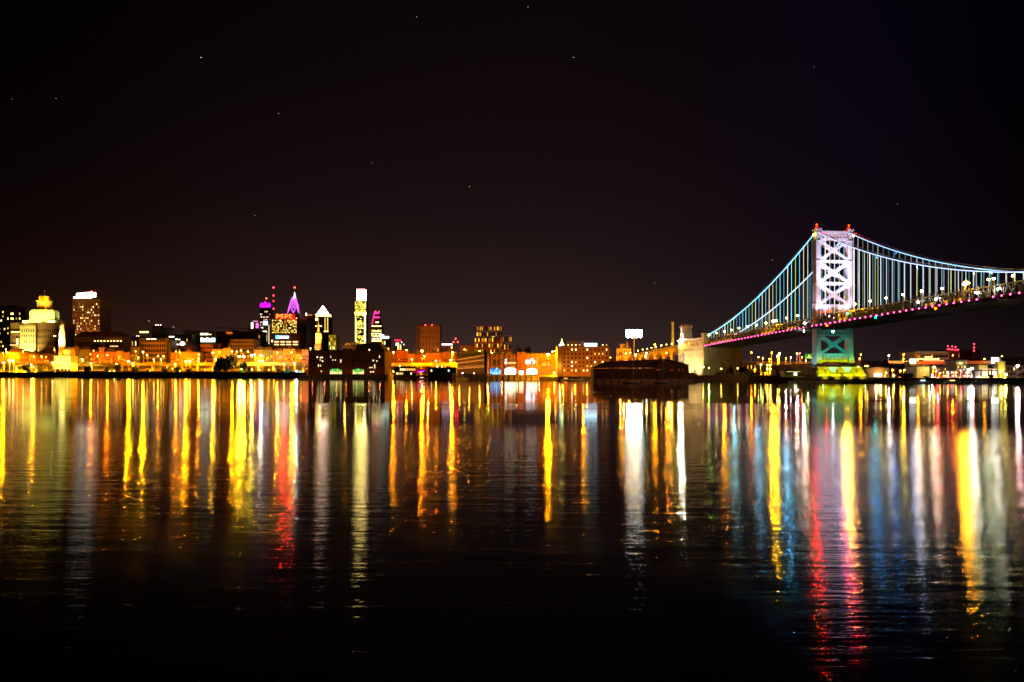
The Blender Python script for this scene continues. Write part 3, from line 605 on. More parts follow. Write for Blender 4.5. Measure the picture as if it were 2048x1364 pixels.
# lamps standing on the bridge deck
BL = [(1418,670,'w',1),(1433,666,'w',2),(1449,663,'w',1),(1463,660,'y',2),(1478,656,'w',2),(1495,653,'w',1),(1513,650,'w',1),(1532,646,'w',1),(1547,642,'y',4,1.1),(1553,641,'w',1),(1573,636,'w',1),(1595,631,'w',1),
 (1680,616,'y',2),(1695,612,'y',4,1.),(1710,608,'y',2),(1740,602,'w',1),(1772,596,'w',1),(1806,589,'w',1),(1843,582,'w',1),(1884,577,'w',1),(1928,568,'w',1),(1932,566,'y',4,.8),(1938,566,'o',1),(1977,559,'w',1),(1988,557,'w',1),(2026,551,'w',1)]
for i, q in enumerate(BL):
    px, py, c, k = q[:4]; ly, z = solve(px, py, -15.6); p = BW(-15.6, ly, z)
    sd = 'shore' if px < 1640 else 'river'; j = sum(1 for b in BL[:i+1] if (b[0] < 1640) == (px < 1640))
    k = 2 if c == 'w' else k; lamp(px, py, c, k, 0, zb(ly)+.5, '%s lamp on the bridge walkway, %s from left on the tower %s side' % ({'w': 'white', 'y': 'golden', 'o': 'orange'}[c], ordn(j), sd), group='lamps along the bridge walkway', at=p, arm=False, mul=.03 if c == 'w' else .04)
VLM = [(1221,715),(1232,712),(1242,709),(1252,707),(1261,705),(1276,702),(1285.5,699),(1294,697.4),(1303,695.5),(1312,693.5),(1323,691),(1333,689),(1344,687.5)]
for i, (px, py) in enumerate(VLM):
    ly, z = solve(px, py, -13); lamp(px, py, 'y', 1 if i < 5 else 1, 0, zv(min(ly, vb))+1.7, 'golden lamp on the approach viaduct, %s from the lower end' % ordn(i+1), group='lamps on the approach viaduct', at=BW(-13, ly, z), arm=False, mul=.8)
for i, (px, py, c) in enumerate(((1361, 679, 'W'), (1357, 682, 'g'), (1365, 683, 'w'))):
    ly, z = solve(px, py, -19); lamp(px, py, c, 3 if i == 0 else 2, 0, 3, '%s lamp beside the pavilion tower of the anchorage' % ('brilliant white', 'greenish', 'warm white')[i], group='lamps beside the pavilion tower', at=BW(-19, ly, z), arm=False, mul=1.5 if i == 0 else .5)

# ------------------------------------------------------------------ left bank: quay wall, highway, trees
strip('quay_wall', 'long dark timber-faced quay wall along the left waterfront', 'quay wall', -150, 612, 0, -1, 6.2, 3, pmat('quay_timber', (.035, .03, .028)), 30)
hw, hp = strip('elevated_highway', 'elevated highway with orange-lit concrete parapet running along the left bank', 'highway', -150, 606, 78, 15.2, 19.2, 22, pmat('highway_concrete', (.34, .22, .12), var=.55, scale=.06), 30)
colm = MB()
for (x, y) in hp: colm.box(x-hp[0][0]-1, x-hp[0][0]+1, y-hp[0][1]+1, y-hp[0][1]+3, -12.2, 0)
colm.build('pillar', CONC, hw)
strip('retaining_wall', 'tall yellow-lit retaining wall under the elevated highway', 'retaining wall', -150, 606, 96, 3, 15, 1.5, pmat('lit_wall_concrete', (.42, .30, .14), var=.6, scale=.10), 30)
strip('garden_wall', 'low orange-lit brick wall just behind the quay', 'wall', 80, 606, 34, 3, 8.2, .6, BRICK, 30)
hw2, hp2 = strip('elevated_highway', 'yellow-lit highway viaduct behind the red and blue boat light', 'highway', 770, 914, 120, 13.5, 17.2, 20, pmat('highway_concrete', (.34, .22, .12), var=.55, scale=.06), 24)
colm = MB()
for (x, y) in hp2: colm.box(x-hp2[0][0]-.8, x-hp2[0][0]+.8, y-hp2[0][1]+1, y-hp2[0][1]+3, -10.5, 0)
colm.build('pillar', CONC, hw2)
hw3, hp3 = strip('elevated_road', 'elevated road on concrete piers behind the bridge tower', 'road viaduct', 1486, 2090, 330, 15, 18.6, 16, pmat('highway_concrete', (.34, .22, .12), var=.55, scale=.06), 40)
colm = MB()
for (x, y) in hp3: colm.box(x-hp3[0][0]-1, x-hp3[0][0]+1, y-hp3[0][1]+1, y-hp3[0][1]+3, -12, 0)
colm.build('pillar', CONC, hw3)

# ------------------------------------------------------------------ the town
B = bld
def bx_on(root, name, px0, px1, y0, y1, mat, D, dy=-.6, th=.5, label=None):   # a flat part on the front of a building, from photo rows and columns
    x0, x1 = X(px0, D)-root.location.x, X(px1, D)-root.location.x; z1, z0 = Z(y0, D)-root.location.z, Z(y1, D)-root.location.z
    o = MB().box(0, x1-x0, -th, 0, 0, z1-z0).build(name, mat, root, (x0, dy, z0))
    if label: o['label'] = label
    return o
def rline(root, name, px0, px1, y, n, D, c, s, w=.6, h=.5, dy=-.6):
    for i in range(n):
        p = px0+(px1-px0)*(i/(n-1) if n > 1 else 0)
        bx_on(root, name, p-w, p+w, y-h, y+h, emat(c, s), D, dy)
# far left offices
r = B('office_building', 'dark office block with yellow-lit rows at the far left edge', 'building', -14, 36, 613, 1750, DARK, 40, 14, 14, .2, YEL, (.7, .4))
B('office_building', 'low dark office wing joined left of the customs tower', 'building', 10, 52, 616, 1690, DARK, 30, 12, 12, .25, YEL, (.6, .4))
# custom house
D = 1480
r = B('customs_house', 'stone customs house with dark wings, floodlit centre bay and lantern tower', 'building', 21, 124, 646, D, BROWN, 45, 7, 26, .03, WARM, (.4, .5), wz=(6, 74), plant=False)
z = lambda py: Z(py, D)-3
cx = lambda px: X(px, D)-r.location.x
m = MB(); m.box(cx(42), cx(73), -3, 5, 0, z(655)); m.prism([(cx(41), z(655)), (cx(74), z(655)), (cx(73), z(650)), (cx(42), z(650))], -3.6, 4); m.build('centre_bay', STONE, r)
windows(r, cx(73)-cx(42)-3, 30, z(656), 6, 5, 0, x0=cx(42)+1.5, y=-3.1, wf=(.35, .5))
for s in range(4): m = MB(); 
m = MB(); c0 = cx(74); y0 = 24
m.box(c0-24, c0+26, 2, 46, z(646), z(641)); m.cone((c0, y0), 25, 22, z(641), z(637), 8, ph=pi/8)
m.cone((c0, y0), 19, 18.5, z(637), z(621), 8, ph=pi/8); m.cone((c0, y0), 20, 19.5, z(621), z(618.5), 8, ph=pi/8)
for i in range(8): a = pi/4*i+pi/8; m.cone((c0+20.5*cos(a), y0+20.5*sin(a)), 1.6, 1.2, z(637), z(621), 8)
m.build('octagon_tower', pmat('tower_stone', (.45, .44, .34)), r)
m = MB(); m.cone((c0, y0), 11.5, 11, z(618.5), z(601), 8, ph=pi/8); m.cone((c0, y0), 12.5, 12.5, z(601), z(599.5), 8, ph=pi/8)
for i in range(8): a = pi/4*i; m.box(c0+10.6*cos(a)-.6, c0+10.6*cos(a)+.6, y0+10.6*sin(a)-.6, y0+10.6*sin(a)+.6, z(618), z(601))
m.build('lantern', pmat('lantern_stone', (.5, .35, .18)), r)
m = MB(); m.lathe((c0, y0), [(7, z(599.5)), (7.5, z(597)), (8.5, z(594)), (7.5, z(590)), (4, z(587.5)), (.8, z(586)), (.25, z(579))], 12); m.build('dome', pmat('lantern_stone', (.5, .35, .18)), r)
flood(r, (c0-28, -8, z(643)), (c0-4, y0-10, z(628)), 156000, (1, .95, .2), 90); flood(r, (c0+28, -4, z(643)), (c0+8, y0-6, z(628)), 132000, (.75, 1, .2), 90)
flood(r, (c0, -12, z(642)), (c0, y0-15, z(628)), 120000, (.95, 1, .12), 90)
flood(r, (c0-8, 6, z(620)), (c0-2, y0-8, z(610)), 50000, (1, .38, .0), 100); flood(r, (c0+10, 6, z(620)), (c0+4, y0-8, z(610)), 50000, (1, .38, .0), 100)
flood(r, (c0-12, 16, z(600)), (c0, y0-6, z(592)), 60000, (1, .30, .0), 90); flood(r, (c0+12, 14, z(600)), (c0, y0-6, z(592)), 60000, (1, .30, .0), 90)
for q in (47, 57, 68): flood(r, (cx(q), -15, 10), (cx(q), -3, z(676)), 520000, (1, .88, .16), 62)
rline(r, 'lit_bay', 24, 38, 664, 6, D, (1, .85, .25), 3, 1.1, 1.1); rline(r, 'lit_bay', 108, 111.5, 672, 2, D, (1, .85, .4), 5, .8, .8); bx_on(r, 'lit_bay', 33.5, 36.5, 677, 690, emat((1, .8, .3), 3), D)
rline(r, 'lit_bay', 22, 34, 690, 5, D, (1, .7, .2), 2.5, .9, .8)
# white tapered beacon and domed hall
D = 1330; r = thing('memorial_pylon', 'tall white floodlit tapered pylon beside the customs house', 'monument', (X(124, D), D, 3))
z = lambda py: Z(py, D)-3
MB().lathe((0, 0), [(4.8, 0), (4.8, z(694)), (4.6, z(693)), (4.2, z(670)), (2.9, z(655)), (3.4, z(653)), (2.6, z(649)), (.5, z(645)), (.1, z(641))], 8).build('shaft', pmat('pylon_white', (.6, .62, .5)), r)
for x, c in ((-12, (1, .95, .8)), (12, (1, 1, .2))): flood(r, (x, -16, z(696)), (0, 0, z(672)), 130000, c, 70)
r = B('domed_hall', 'yellow floodlit hall with rounded roof below the white pylon', 'building', 108, 141, 712, 1262, pmat('hall_stone', (.5, .42, .25)), 20, 3, 9, .3, YEL, wf=(.4, .6), plant=False)
D = 1262; z = lambda py: Z(py, D)-3; c0 = X(131, D)-r.location.x
MB().lathe((c0, 9), [(8, z(712)), (8, z(704)), (7.2, z(699)), (5, z(695)), (2, z(693.5)), (.2, z(693))], 14).build('dome', pmat('hall_stone', (.5, .42, .25)), r)
for x in (-8, 2, 9): flood(r, (x, -14, 8), (x, 0, 22), 50000, (1, .9, .15), 110)
flood(r, (2, -16, 20), (c0, 5, z(702)), 40000, (1, .8, .05), 90)
# apartment tower with white crown sign
D = 1620
r = B('apartment_tower', 'slender apartment tower with a glowing white crown and red roof lamps', 'building', 145, 200, 598, D, pmat('tower_brick', (.30, .15, .07)), 45, 24, 15, .33, WARM, (.5, .5), plant=False)
z = lambda py: Z(py, D)-3; c = lambda px: X(px, D)-r.location.x
MB().prism([(c(150.5), z(597)), (c(181), z(597)), (c(181), z(583.5)), (c(151.5), z(586))], 2, 22).build('crown', emat((.95, 1, .85), 4, True), r)
MB().box(c(146), c(150.4), 1, 12, z(597.6), z(593)).build('crown', emat((.8, .85, 1), 3), r)
MB().box(c(181.2), c(198), 4, 30, z(597.6), z(594)).build('plant_room', BROWN, r)
for px, py in ((179.5, 582), (186.5, 584.5)): MB().cone((0, 0), .2, .2, -6, 0, 5, 1).ball((0, 0, 0), 1.0).build('beacon', [emat((1, .03, .02), 30), POLE], r, (c(px), 8, z(py)))
light('facade_glow', 'POINT', r, (-5, -45, 70), 60000, (1, .38, .10), .5); light('facade_glow', 'POINT', r, (5, -40, 20), 40000, (1, .36, .08), .5)  # added point lights without fixtures, to brighten the brown front
# middle distance blocks behind the left bank
r = B('long_hall', 'long low brown hall with a row of nine round lamps', 'building', 148, 246, 674, 1440, BROWN, 30, 3, 24, .03, WARM, (.4, .5), roof='hip', rmat=TIN)
rline(r, 'wall_lamp', 190, 242, 682, 9, 1440, (1, .68, .22), 9, .9, .8); rline(r, 'wall_lamp', 222, 235, 692.5, 4, 1440, (1, .6, .2), 5, .9, .6)
B('office_building', 'flat brown block topping the long hall', 'building', 190, 238, 668.5, 1500, GREY, 20, plant=False)
r = B('warehouse', 'brown warehouse with a green-yellow strip light on its roof', 'building', 246, 300, 675, 1480, BROWN, 30, 4, 16, .06, WARM)
bx_on(r, 'strip_light', 280, 297, 662.8, 665.6, emat((.72, 1, .15), 5), 1480); rline(r, 'wall_lamp', 274, 278, 672, 2, 1480, (1, .6, .4), 5, .8, .7)
r = B('office_building', 'brick building with pale orange grid of piers and dark windows', 'building', 279, 333, 680, 1345, pmat('grid_brick', (.40, .20, .10)), 30, 6, 12, .02, WARM, (.62, .6), wz=(10, 52), plant=False)
bx_on(r, 'strip_light', 289, 296, 677, 678.6, emat((1, 1, .6), 4), 1345, 8); bx_on(r, 'strip_light', 298, 308, 677, 678.8, emat((1, 1, .6), 4), 1345, 8)
B('office_building', 'dark narrow block against the brick grid building', 'building', 333.5, 341.5, 681, 1350, DARK, 25, plant=False)  # dark side of the grid building, put in as its own dark-clad block
r = B('theatre', 'dark red theatre with a vertical string of white bulbs', 'building', 342, 372, 684, 1400, pmat('dark_red', (.12, .03, .025)), 25, plant=False)
rline(r, 'sign_bulb', 341.5, 341.5, 687, 1, 1400, (1, .8, .8), 4, .8, 1.4)
for k in range(6): bx_on(r, 'sign_bulb', 340.8, 342.2, 686+k*3, 688+k*3, emat((1, .8, .8), 5), 1400, -1.2)
r = B('hotel', 'grey block with a plant tower and three bright roof windows', 'building', 303, 333, 657, 1560, GREY, 25, plant=False)
bx_on(r, 'plant_room', 305, 327, 651, 657, DARK, 1560, 8, 8); rline(r, 'lit_window', 311.8, 321.5, 650, 3, 1560, (1, .8, .6), 6, .9, .7, -.4)
for px, py in ((298, 642), (347, 654)):
    rr = thing('radio_mast', 'thin mast with a dim pale lamp %s the three-windowed grey block' % ('left of' if px < 320 else 'right of'), 'mast', (X(px, 1540), 1540, 3))
    MB().cone((0, 0), .6, .25, 0, Z(py, 1540)-3, 6).build('pole', POLE, rr); MB().ball((0, 0, 0), 1.1).build('beacon', emat((.6, .5, .5), .8), rr, (0, 0, Z(py, 1540)-3))
r = B('office_building', 'dark roofed office with scattered strip lights behind the theatre', 'building', 333, 384, 670, 1500, DARK, 30, 5, 14, .05, WARM, plant=False)
for a, b, y in ((338.5, 348.5, 673.5), (351.5, 356, 678.5), (358, 360, 679)): bx_on(r, 'strip_light', a, b, y-.8, y+1, emat((1, .95, .6), 5), 1500)
r = B('office_building', 'brown stepped office beside the teal lit sign', 'building', 367, 418, 663, 1520, BROWN, 30, 7, 14, .04, WARM, plant=False)
bx_on(r, 'roof_box', 367, 378.5, 659.5, 663, ORANGE, 1520, 4, 6); bx_on(r, 'roof_box', 400, 416, 660.5, 663, BROWN, 1520, 4, 6)
rline(r, 'lit_window', 404.5, 413, 668.3, 2, 1520, (1, .95, .55), 7, 3.2, 1.4); rline(r, 'lit_window', 419, 422, 669, 2, 1520, (1, .75, .3), 4, .9, .8)
r = B('sign_tower', 'building fronted by a teal and cream glowing wordless sign', 'building', 400, 434, 687, 1420, pmat('sign_brick', (.25, .08, .05)), 22, 3, 7, .05, ORA, plant=False)
for k in range(8): bx_on(r, 'sign_panel', 402+k*3.7, 404.9+k*3.7, 675.2+(k % 3)*.9, 684, emat(random.choice([(.7, 1, .9), (.45, .95, .9), (1, 1, .75)]), 3.2), 1420, -1)
r = B('shop_front', 'small corner building with a crown-shaped cluster of white bulbs', 'building', 352, 386, 692, 1390, pmat('dark_red', (.12, .03, .025)), 20, 3, 8, .06, WARM)
for dx, dy in ((356, 689), (361, 688.5), (363, 686), (364.5, 684), (366, 687), (368.5, 685), (370, 688), (367, 690), (363.5, 690)): bx_on(r, 'sign_bulb', dx-.9, dx+.9, dy-.9, dy+.9, emat((1, .95, .7), 7), 1390, -1.5)
B('brick_block', 'orange-capped block below the teal sign, left of the round tree', 'building', 401, 426, 689, 1290, BRICK, 24, 6, 6, .1, ORA, (.6, .4), plant=False)
B('warehouse', 'long brown roofline behind the orange hotel', 'building', 432, 506, 664, 1640, BROWN, 30, 3, 16, .02, WARM)
r = B('office_building', 'small block with an orange billboard box above the long roofline', 'building', 445, 476, 667, 1600, BROWN, 20, plant=False); bx_on(r, 'billboard_box', 453, 465, 663.5, 668, emat((1, .16, .02), .7), 1600)
# tower crane
D = 1700; rr = thing('tower_crane', 'faint tower crane with its long jib above the long brown roofline', 'crane', (X(497, D), D, 3)); zt = Z(658, D)-3; x1 = X(432, D)-X(497, D)
MB().box(-1, 1, -1, 1, 0, zt+6).build('mast', ORANGE, rr); m = MB(); m.beam((x1, 0, zt+4), (10, 0, zt-.5), .6, .6); m.beam((x1, 0, zt+2.4), (10, 0, zt-2), .6, .6)
for k in range(24): a = k/24.; b = (k+1)/24.; m.beam((x1+(10-x1)*a, 0, zt+2.4-4.4*a), (x1+(10-x1)*b, 0, zt+4-4.5*b), .35, .35)
m.build('jib', ORANGE, rr)
B('hotel', 'orange-lit hotel with a grid of square dark windows', 'building', 461, 508, 679, 1345, pmat('hotel_brick', (.42, .19, .08)), 30, 6, 14, .05, WARM, (.5, .5), wz=(14, 50), plant=False)
B('office_building', 'brown office cluster right of the orange hotel', 'building', 500, 524, 664, 1560, BROWN, 30, 7, 7, .12, WARM)
r = B('office_building', 'short tower with a white and magenta lit top', 'building', 502, 518, 656, 2100, BROWN, 25, plant=False)
bx_on(r, 'crown', 502.5, 506.5, 645, 657, emat((1, .9, .7), 3.5), 2100); bx_on(r, 'crown', 512, 517, 646, 656, emat((.85, .12, .75), 2.5), 2100); bx_on(r, 'crown', 506, 516, 641.5, 643.5, emat((.8, .3, .4), 1.2), 2100)
# magenta-crowned skyscraper
D = 2350
def sky_crown(r, c, py, w, D, col_, tiers, y=8):
    m = MB(); z = lambda p: Z(p, D)-3
    for (pa, pb, wa, wb) in tiers: m.taper((c-wa, c+wa, y-wa, y+wa), (c-wb, c+wb, y-wb, y+wb), z(pa), z(pb))
    return m
r = B('skyscraper', 'skyscraper with a magenta lit notched crown and red tip lamp', 'skyscraper', 519.5, 541, 614, D, DARK, 30, 22, 9, .45, [((1, .5, .3), 2.2), ((1, .7, .4), 3), ((1, .35, .2), 1)], (.6, .45), plant=False)
z = lambda p: Z(p, D)-3; U = D/F
m = MB()
for k in range(3): m.prism([((-10.5+k*7)*U, z(615)), ((-3.8+k*7)*U, z(615)), ((-3.8+k*7)*U, z(606+abs(k-1)*2)), ((-7.2+k*7)*U, z(602+abs(k-1)*3)), ((-10.5+k*7)*U, z(606+abs(k-1)*2))], -1, 6)
m.build('crown', emat((.70, .01, .85), 1.4), r)
MB().taper((-7*U, 7*U, 2, 22), (-1*U, 1*U, 10, 13), z(612), z(598)).cone((0, 12), .6, .4, z(598), z(596), 6).build('roof', DARK, r)
MB().ball((0, 12, 0), 2.0).build('beacon', emat((1, .08, .03), 9), r, (0, 0, z(596)))
D = 2200; rr = thing('radio_mast', 'tall lattice radio mast with four red lamps beside the magenta crown', 'mast', (X(547.3, D), D, 3)); m = MB()
for a, b in ((-1.5, -1.5), (1.5, -1.5), (0, 1.5)): m.beam((a, b, 0), (a*.3, b*.3, Z(574, D)-3), .45, .45)
for k in range(20): h = (Z(574, D)-3); s = 1-k/28; m.beam((-1.5*s, -1.5*s, h*k/20), (1.5*s, -1.5*s, h*(k+1)/20), .3, .3)
m.build('lattice', POLE, rr)
for py, s in ((575, 12), (591, 9), (602, 4), (617.5, 7)): MB().ball((0, -1, 0), 2.2).build('beacon', emat((1, .02, .04), s), rr, (0, 0, Z(py, D)-3))
# spire skyscraper
D = 2300; U = D/F
r = B('skyscraper', 'skyscraper with purple chevron gables narrowing to a white needle spire', 'skyscraper', 575, 598, 625, D, GREY, 30, 12, 8, .3, WARM, plant=False)
z = lambda p: Z(p, D)-3; m = MB()
for (w, pa, pb) in ((11.3, 626, 612), (9, 616, 606), (6.8, 609, 600.5), (4.6, 603, 597)):
    for g in (-1, 1):
        x0, x1 = (-w*U, -.2*U) if g < 0 else (.2*U, w*U)
        m.beam((x0, -1+w*.1, z(pa)), ((x0+x1)/2, -1+w*.1, z(pb)), 2.0, 3); m.beam(((x0+x1)/2, -1+w*.1, z(pb)), (x1, -1+w*.1, z(pa)), 2.0, 3)
    m.beam((-w*U, 0, z(pa)), (-w*U*.75, 8, z(pb)+4), 1.6, 2); m.beam((w*U, 0, z(pa)), (w*U*.75, 8, z(pb)+4), 1.6, 2)
m.build('chevron_lights', emat((.72, .12, .85), 1.5), r)
MB().taper((-10.6*U, 10.6*U, 2, 29), (-3.2*U, 3.2*U, 11, 19), z(625), z(598)).build('roof', DARK, r)
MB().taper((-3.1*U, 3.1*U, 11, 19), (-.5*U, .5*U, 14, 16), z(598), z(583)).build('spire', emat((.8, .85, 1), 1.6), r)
MB().cone((0, 15), .9, .3, z(583), z(574.5), 6).build('needle', POLE, r); MB().ball((0, 15, 0), 2.4).build('beacon', emat((1, .03, .02), 14), r, (0, 0, z(573.8)))
# lettered tower
D = 1500
r = B('office_building', 'brightly windowed office tower carrying big red roof letters', 'building', 543, 594.5, 638, D, BROWN, 35, 13, 18, .74, YEL, (.62, .5), wz=(56, 88), plant=False)
def text3d(s, size, mat, parent, loc, name='letters', depth=.3, align='CENTER'):
    cu = bpy.data.curves.new(name, 'FONT'); cu.body = s; cu.size = size; cu.extrude = depth; cu.align_x = align; cu.offset = size*.03
    o = bpy.data.objects.new(name, cu); col.objects.link(o); me = bpy.data.meshes.new_from_object(o); bpy.data.objects.remove(o); o = bpy.data.objects.new(name, me); col.objects.link(o); me.materials.clear(); me.materials.append(mat); o.parent = parent; o.location = loc; o.rotation_euler = (pi/2, 0, 0); return o
c = lambda px: X(px, D)-r.location.x
z = lambda p: Z(p, D)-3
for ch, px in zip('PSFS', (554.5, 562.8, 571.5, 579.5)): text3d(ch, 11.5, emat((1, .12, .02), 5), r, (c(px), 3, z(638)))
MB().box(c(549), c(588), 5, 6, z(637.8), z(628)).build('sign_frame', pmat('sign_red', (.30, .02, .01)), r); light('sign_glow', 'POINT', r, (c(567), 0, z(634)), 90000, (1, .006, .002), 1.5); light('sign_glow', 'POINT', r, (c(585), 0, z(636)), 60000, (1, .01, .002), 1.5)
MB().ball((0, 0, 0), 1.3).build('beacon', emat((1, .3, .08), 10), r, (c(592), 3, z(637)))
r = B('office_building', 'dark mid-rise with a blue-white bar sign and two lit floors', 'building', 541, 600, 668, 1400, pmat('dark_red', (.12, .03, .025)), 30, plant=False); D = 1400
m = bx_on(r, 'sign', 555.5, 577.5, 672, 676.6, emat((.55, .75, 1), 5, True), D); bx_on(r, 'sign_emblem', 552, 556.8, 671, 677.5, emat((.05, .55, 1), 5), D, -.8)
for y in (683.5, 689):
    for a, b in ((549, 559), (561.5, 571), (573, 583), (586, 597)): bx_on(r, 'lit_floor', a, b-1, y-.9, y+1, emat((1, .75, .25), 2.8), D)
rline(r, 'lit_window', 544.5, 544.5, 682, 1, D, (1, .75, .3), 4, 1.2, 2)
B('office_building', 'shadowy blue-lit glass block left of the lettered tower', 'building', 524, 541.5, 640, 1900, BLUEMETAL, 25, 14, 6, .2, COOL, plant=False)
r = col.objects[-1].parent or r
r = B('office_building', 'narrow block with a white glowing panel and yellow stair lights', 'building', 526, 538, 646, 1850, GREY, 15, plant=False); D = 1850
bx_on(r, 'lit_panel', 526.5, 535.5, 642, 650, emat((.7, .95, 1), 3.0), D); bx_on(r, 'lit_panel', 525.5, 533.5, 662, 671, emat((1, 1, .5), 2.8), D); bx_on(r, 'lit_panel', 529, 534, 671, 682, emat((1, .9, .15), 1.8), D); bx_on(r, 'lit_panel', 537.3, 538.8, 650, 688, emat((1, .7, .4), 1.2), D)
B('skyscraper', 'plain black slab tower right of the lettered tower', 'skyscraper', 594.8, 613, 638, 1520, DARK, 30, plant=False)
r = B('skyscraper', 'rust-brown tower with a glowing parapet and small white corner lamp', 'skyscraper', 613, 624.5, 631, 1560, pmat('rust_stone', (.22, .07, .03)), 25, plant=False)
bx_on(r, 'lit_parapet', 613.5, 624.5, 629, 631, emat((1, .35, .05), .8), 1560, -.5); bx_on(r, 'corner_lamp', 611.5, 614, 626, 631.5, emat((1, .7, .5), 5), 1560, -1)
light('facade_glow', 'POINT', r, (0, -18, 60), 30000, (1, .25, .05), .5)
# pyramid tower
D = 1950; U = D/F
r = B('skyscraper', 'skyscraper topped by a glowing pinkish white pyramid', 'skyscraper', 624.7, 657.5, 634, D, pmat('maroon_stone', (.10, .035, .03)), 40, 18, 8, .05, YEL, plant=False)
z = lambda p: Z(p, D)-3; c = lambda px: X(px, D)-r.location.x; c0 = c(643.5)
MB().taper((c0-11*U, c0+11*U, 2, 24), (c0-.6*U, c0+.6*U, 12, 14), z(628), z(611)).build('pyramid', emat((1, .62, .52), 16, True), r)
m = MB().box(c0-13*U, c0+14*U, 1, 26, z(633.8), z(628)); m.build('pyramid_base', emat((1, .82, .3), 2.6), r)
for a, b in ((649.5, 651), (654.5, 656.3)): bx_on(r, 'corner_strip', a, b, 635, 663, emat((1, .62, .12), 1.5), D)
bx_on(r, 'lit_ledge', 648, 657, 661.5, 664, emat((1, .7, .2), 2.2), D, -.9); bx_on(r, 'lit_ledge', 627, 636, 636, 641, emat((1, .95, .25), 5), D, -.9)
rline(r, 'lit_window', 631.5, 641, 652, 2, D, (1, 1, .4), 5, 2, 1)
# steeple
D = 1180; rr = thing('church_steeple', 'golden lit church steeple with a bulbous belfry and thin spire', 'steeple', (X(636.8, D), D, 3)); z = lambda p: Z(p, D)-3; U = D/F
MB().box(-6.2*U, 6.2*U, -6*U, 6*U, 0, z(692)).box(-6.8*U, 6.8*U, -6.6*U, 6.6*U, z(692), z(690.5)).lathe((0, 0), [(5.8*U, z(690.5)), (5.8*U, z(681)), (6.4*U, z(680)), (6.2*U, z(679))], 8).build('tower', pmat('steeple_stone', (.5, .33, .16)), rr)
MB().lathe((0, 0), [(4.6*U, z(679)), (6*U, z(676)), (6.2*U, z(670)), (5.6*U, z(666.5)), (2.8*U, z(664))], 12).build('belfry', pmat('steeple_white', (.62, .5, .25)), rr)
MB().lathe((0, 0), [(2.8*U, z(664)), (2*U, z(660)), (1.2*U, z(650)), (.25*U, z(639))], 8).build('spire', pmat('steeple_stone', (.5, .33, .16)), rr)
flood(rr, (-8, -14, z(682)), (0, 0, z(671)), 64000, (1, .75, .06), 80); flood(rr, (8, -14, z(682)), (0, 0, z(672)), 64000, (1, .75, .06), 80); flood(rr, (0, -20, z(684)), (0, 0, z(656)), 56000, (1, .4, .05), 60); flood(rr, (0, -20, z(696)), (0, 0, z(686)), 32000, (1, .5, .08), 80)
B('apartment_block', 'small yellow apartment block right of the steeple', 'building', 657.5, 672, 670, 1350, pmat('yellow_stone', (.5, .45, .12)), 25, 8, 6, .35, YEL, plant=False)
light('facade_glow', 'POINT', None, (X(667, 1325), 1325, 40), 16000, (1, .85, .1), .5)
# bright glass tower
D = 2400; U = D/F
r = B('skyscraper', 'tallest skyscraper, yellow-lit glass with a blazing white crown', 'skyscraper', 709.5, 732.5, 602, D, pmat('tower_glass', (.08, .07, .05), rough=.3), 35, 1, 1, 0, plant=False, bands=False, dark=False)
z = lambda p: Z(p, D)-3; c = lambda px: X(px, D)-r.location.x
MB().box(c(713.2), c(729.2), 4, 26, z(603), z(578.5)).build('crown', emat((1, .72, .22), 22, True), r); MB().box(c(713), c(729.4), 3.6, 26.4, z(578.5), z(577.2)).build('crown_edge', emat((1, .05, .5), 1.5), r)
GW = [((1, .78, .07), 2.2), ((1, .88, .2), 2.8), ((1, .6, .03), 1.0)]
def gl(c_, r_, C, Rw):
    t = r_/Rw
    if .20 < t < .34 or .5 < t < .68: return (c_ in (0, C-1)) or R() < .35
    if .02 < t < .14: return (c_ in (0, C-1)) or R() < .5
    return R() < .93
windows(r, 23*U*.96, z(688), z(603), 9, 34, 0, GW, (.9, .6), litf=gl)
bx_on(r, 'corner_strip', 710.6, 712.6, 634, 690, emat((1, .9, .25), 2.6), D, -.8); bx_on(r, 'corner_strip', 728.6, 730.8, 626, 690, emat((1, .95, .6), 2.6), D, -.8); bx_on(r, 'lit_belt', 709.8, 732.2, 624, 630, emat((1, .8, .06), 8.0, True), D, -.6)
# stepped tower
D = 2250; U = D/F
r = B('skyscraper', 'stepped skyscraper with magenta tip and banded yellow floors', 'skyscraper', 742.5, 763.5, 652, D, BROWN, 30, 9, 8, .7, YEL, (.8, .45), plant=False)
z = lambda p: Z(p, D)-3; c = lambda px: X(px, D)-r.location.x
MB().taper((c(743.5), c(763), 1, 26), (c(746.5), c(759.5), 4, 20), z(651.5), z(640)).taper((c(747), c(759.5), 4, 20), (c(748.5), c(758.5), 6, 18), z(640), z(622.5)).build('upper_tiers', pmat('brown_glass', (.15, .06, .05)), r)
m = MB(); m.beam((c(744), 0, z(649)), (c(748), 5, z(625)), 1.8, 1.5); m.box(c(747.8), c(759.3), 3.4, 3.9, z(636), z(633)); m.box(c(748.6), c(758), 5, 5.6, z(627.5), z(624)); m.box(c(748.2), c(749.6), 5, 6, z(627), z(622)); m.build('neon_edge', emat((1, .03, .28), 2.4), r)
for px in (750.5, 757): MB().ball((0, 0, 0), 1.6).build('beacon', emat((1, .12, .1), 9), r, (c(px), 8, z(623)))
rline(r, 'lit_window', 752, 756, 644.5, 3, D, (1, .85, .3), 5, 1.2, 1, 3)
for y, w, x in ((652.2, 10, 753), (662, 8, 754), (667, 10.5, 753), (672.5, 8, 754), (677, 9, 753), (682, 10, 753)): bx_on(r, 'lit_floor', x-w, x+w, y-.9, y+.9, emat((1, .9, .35), 2.6), D, -.8)
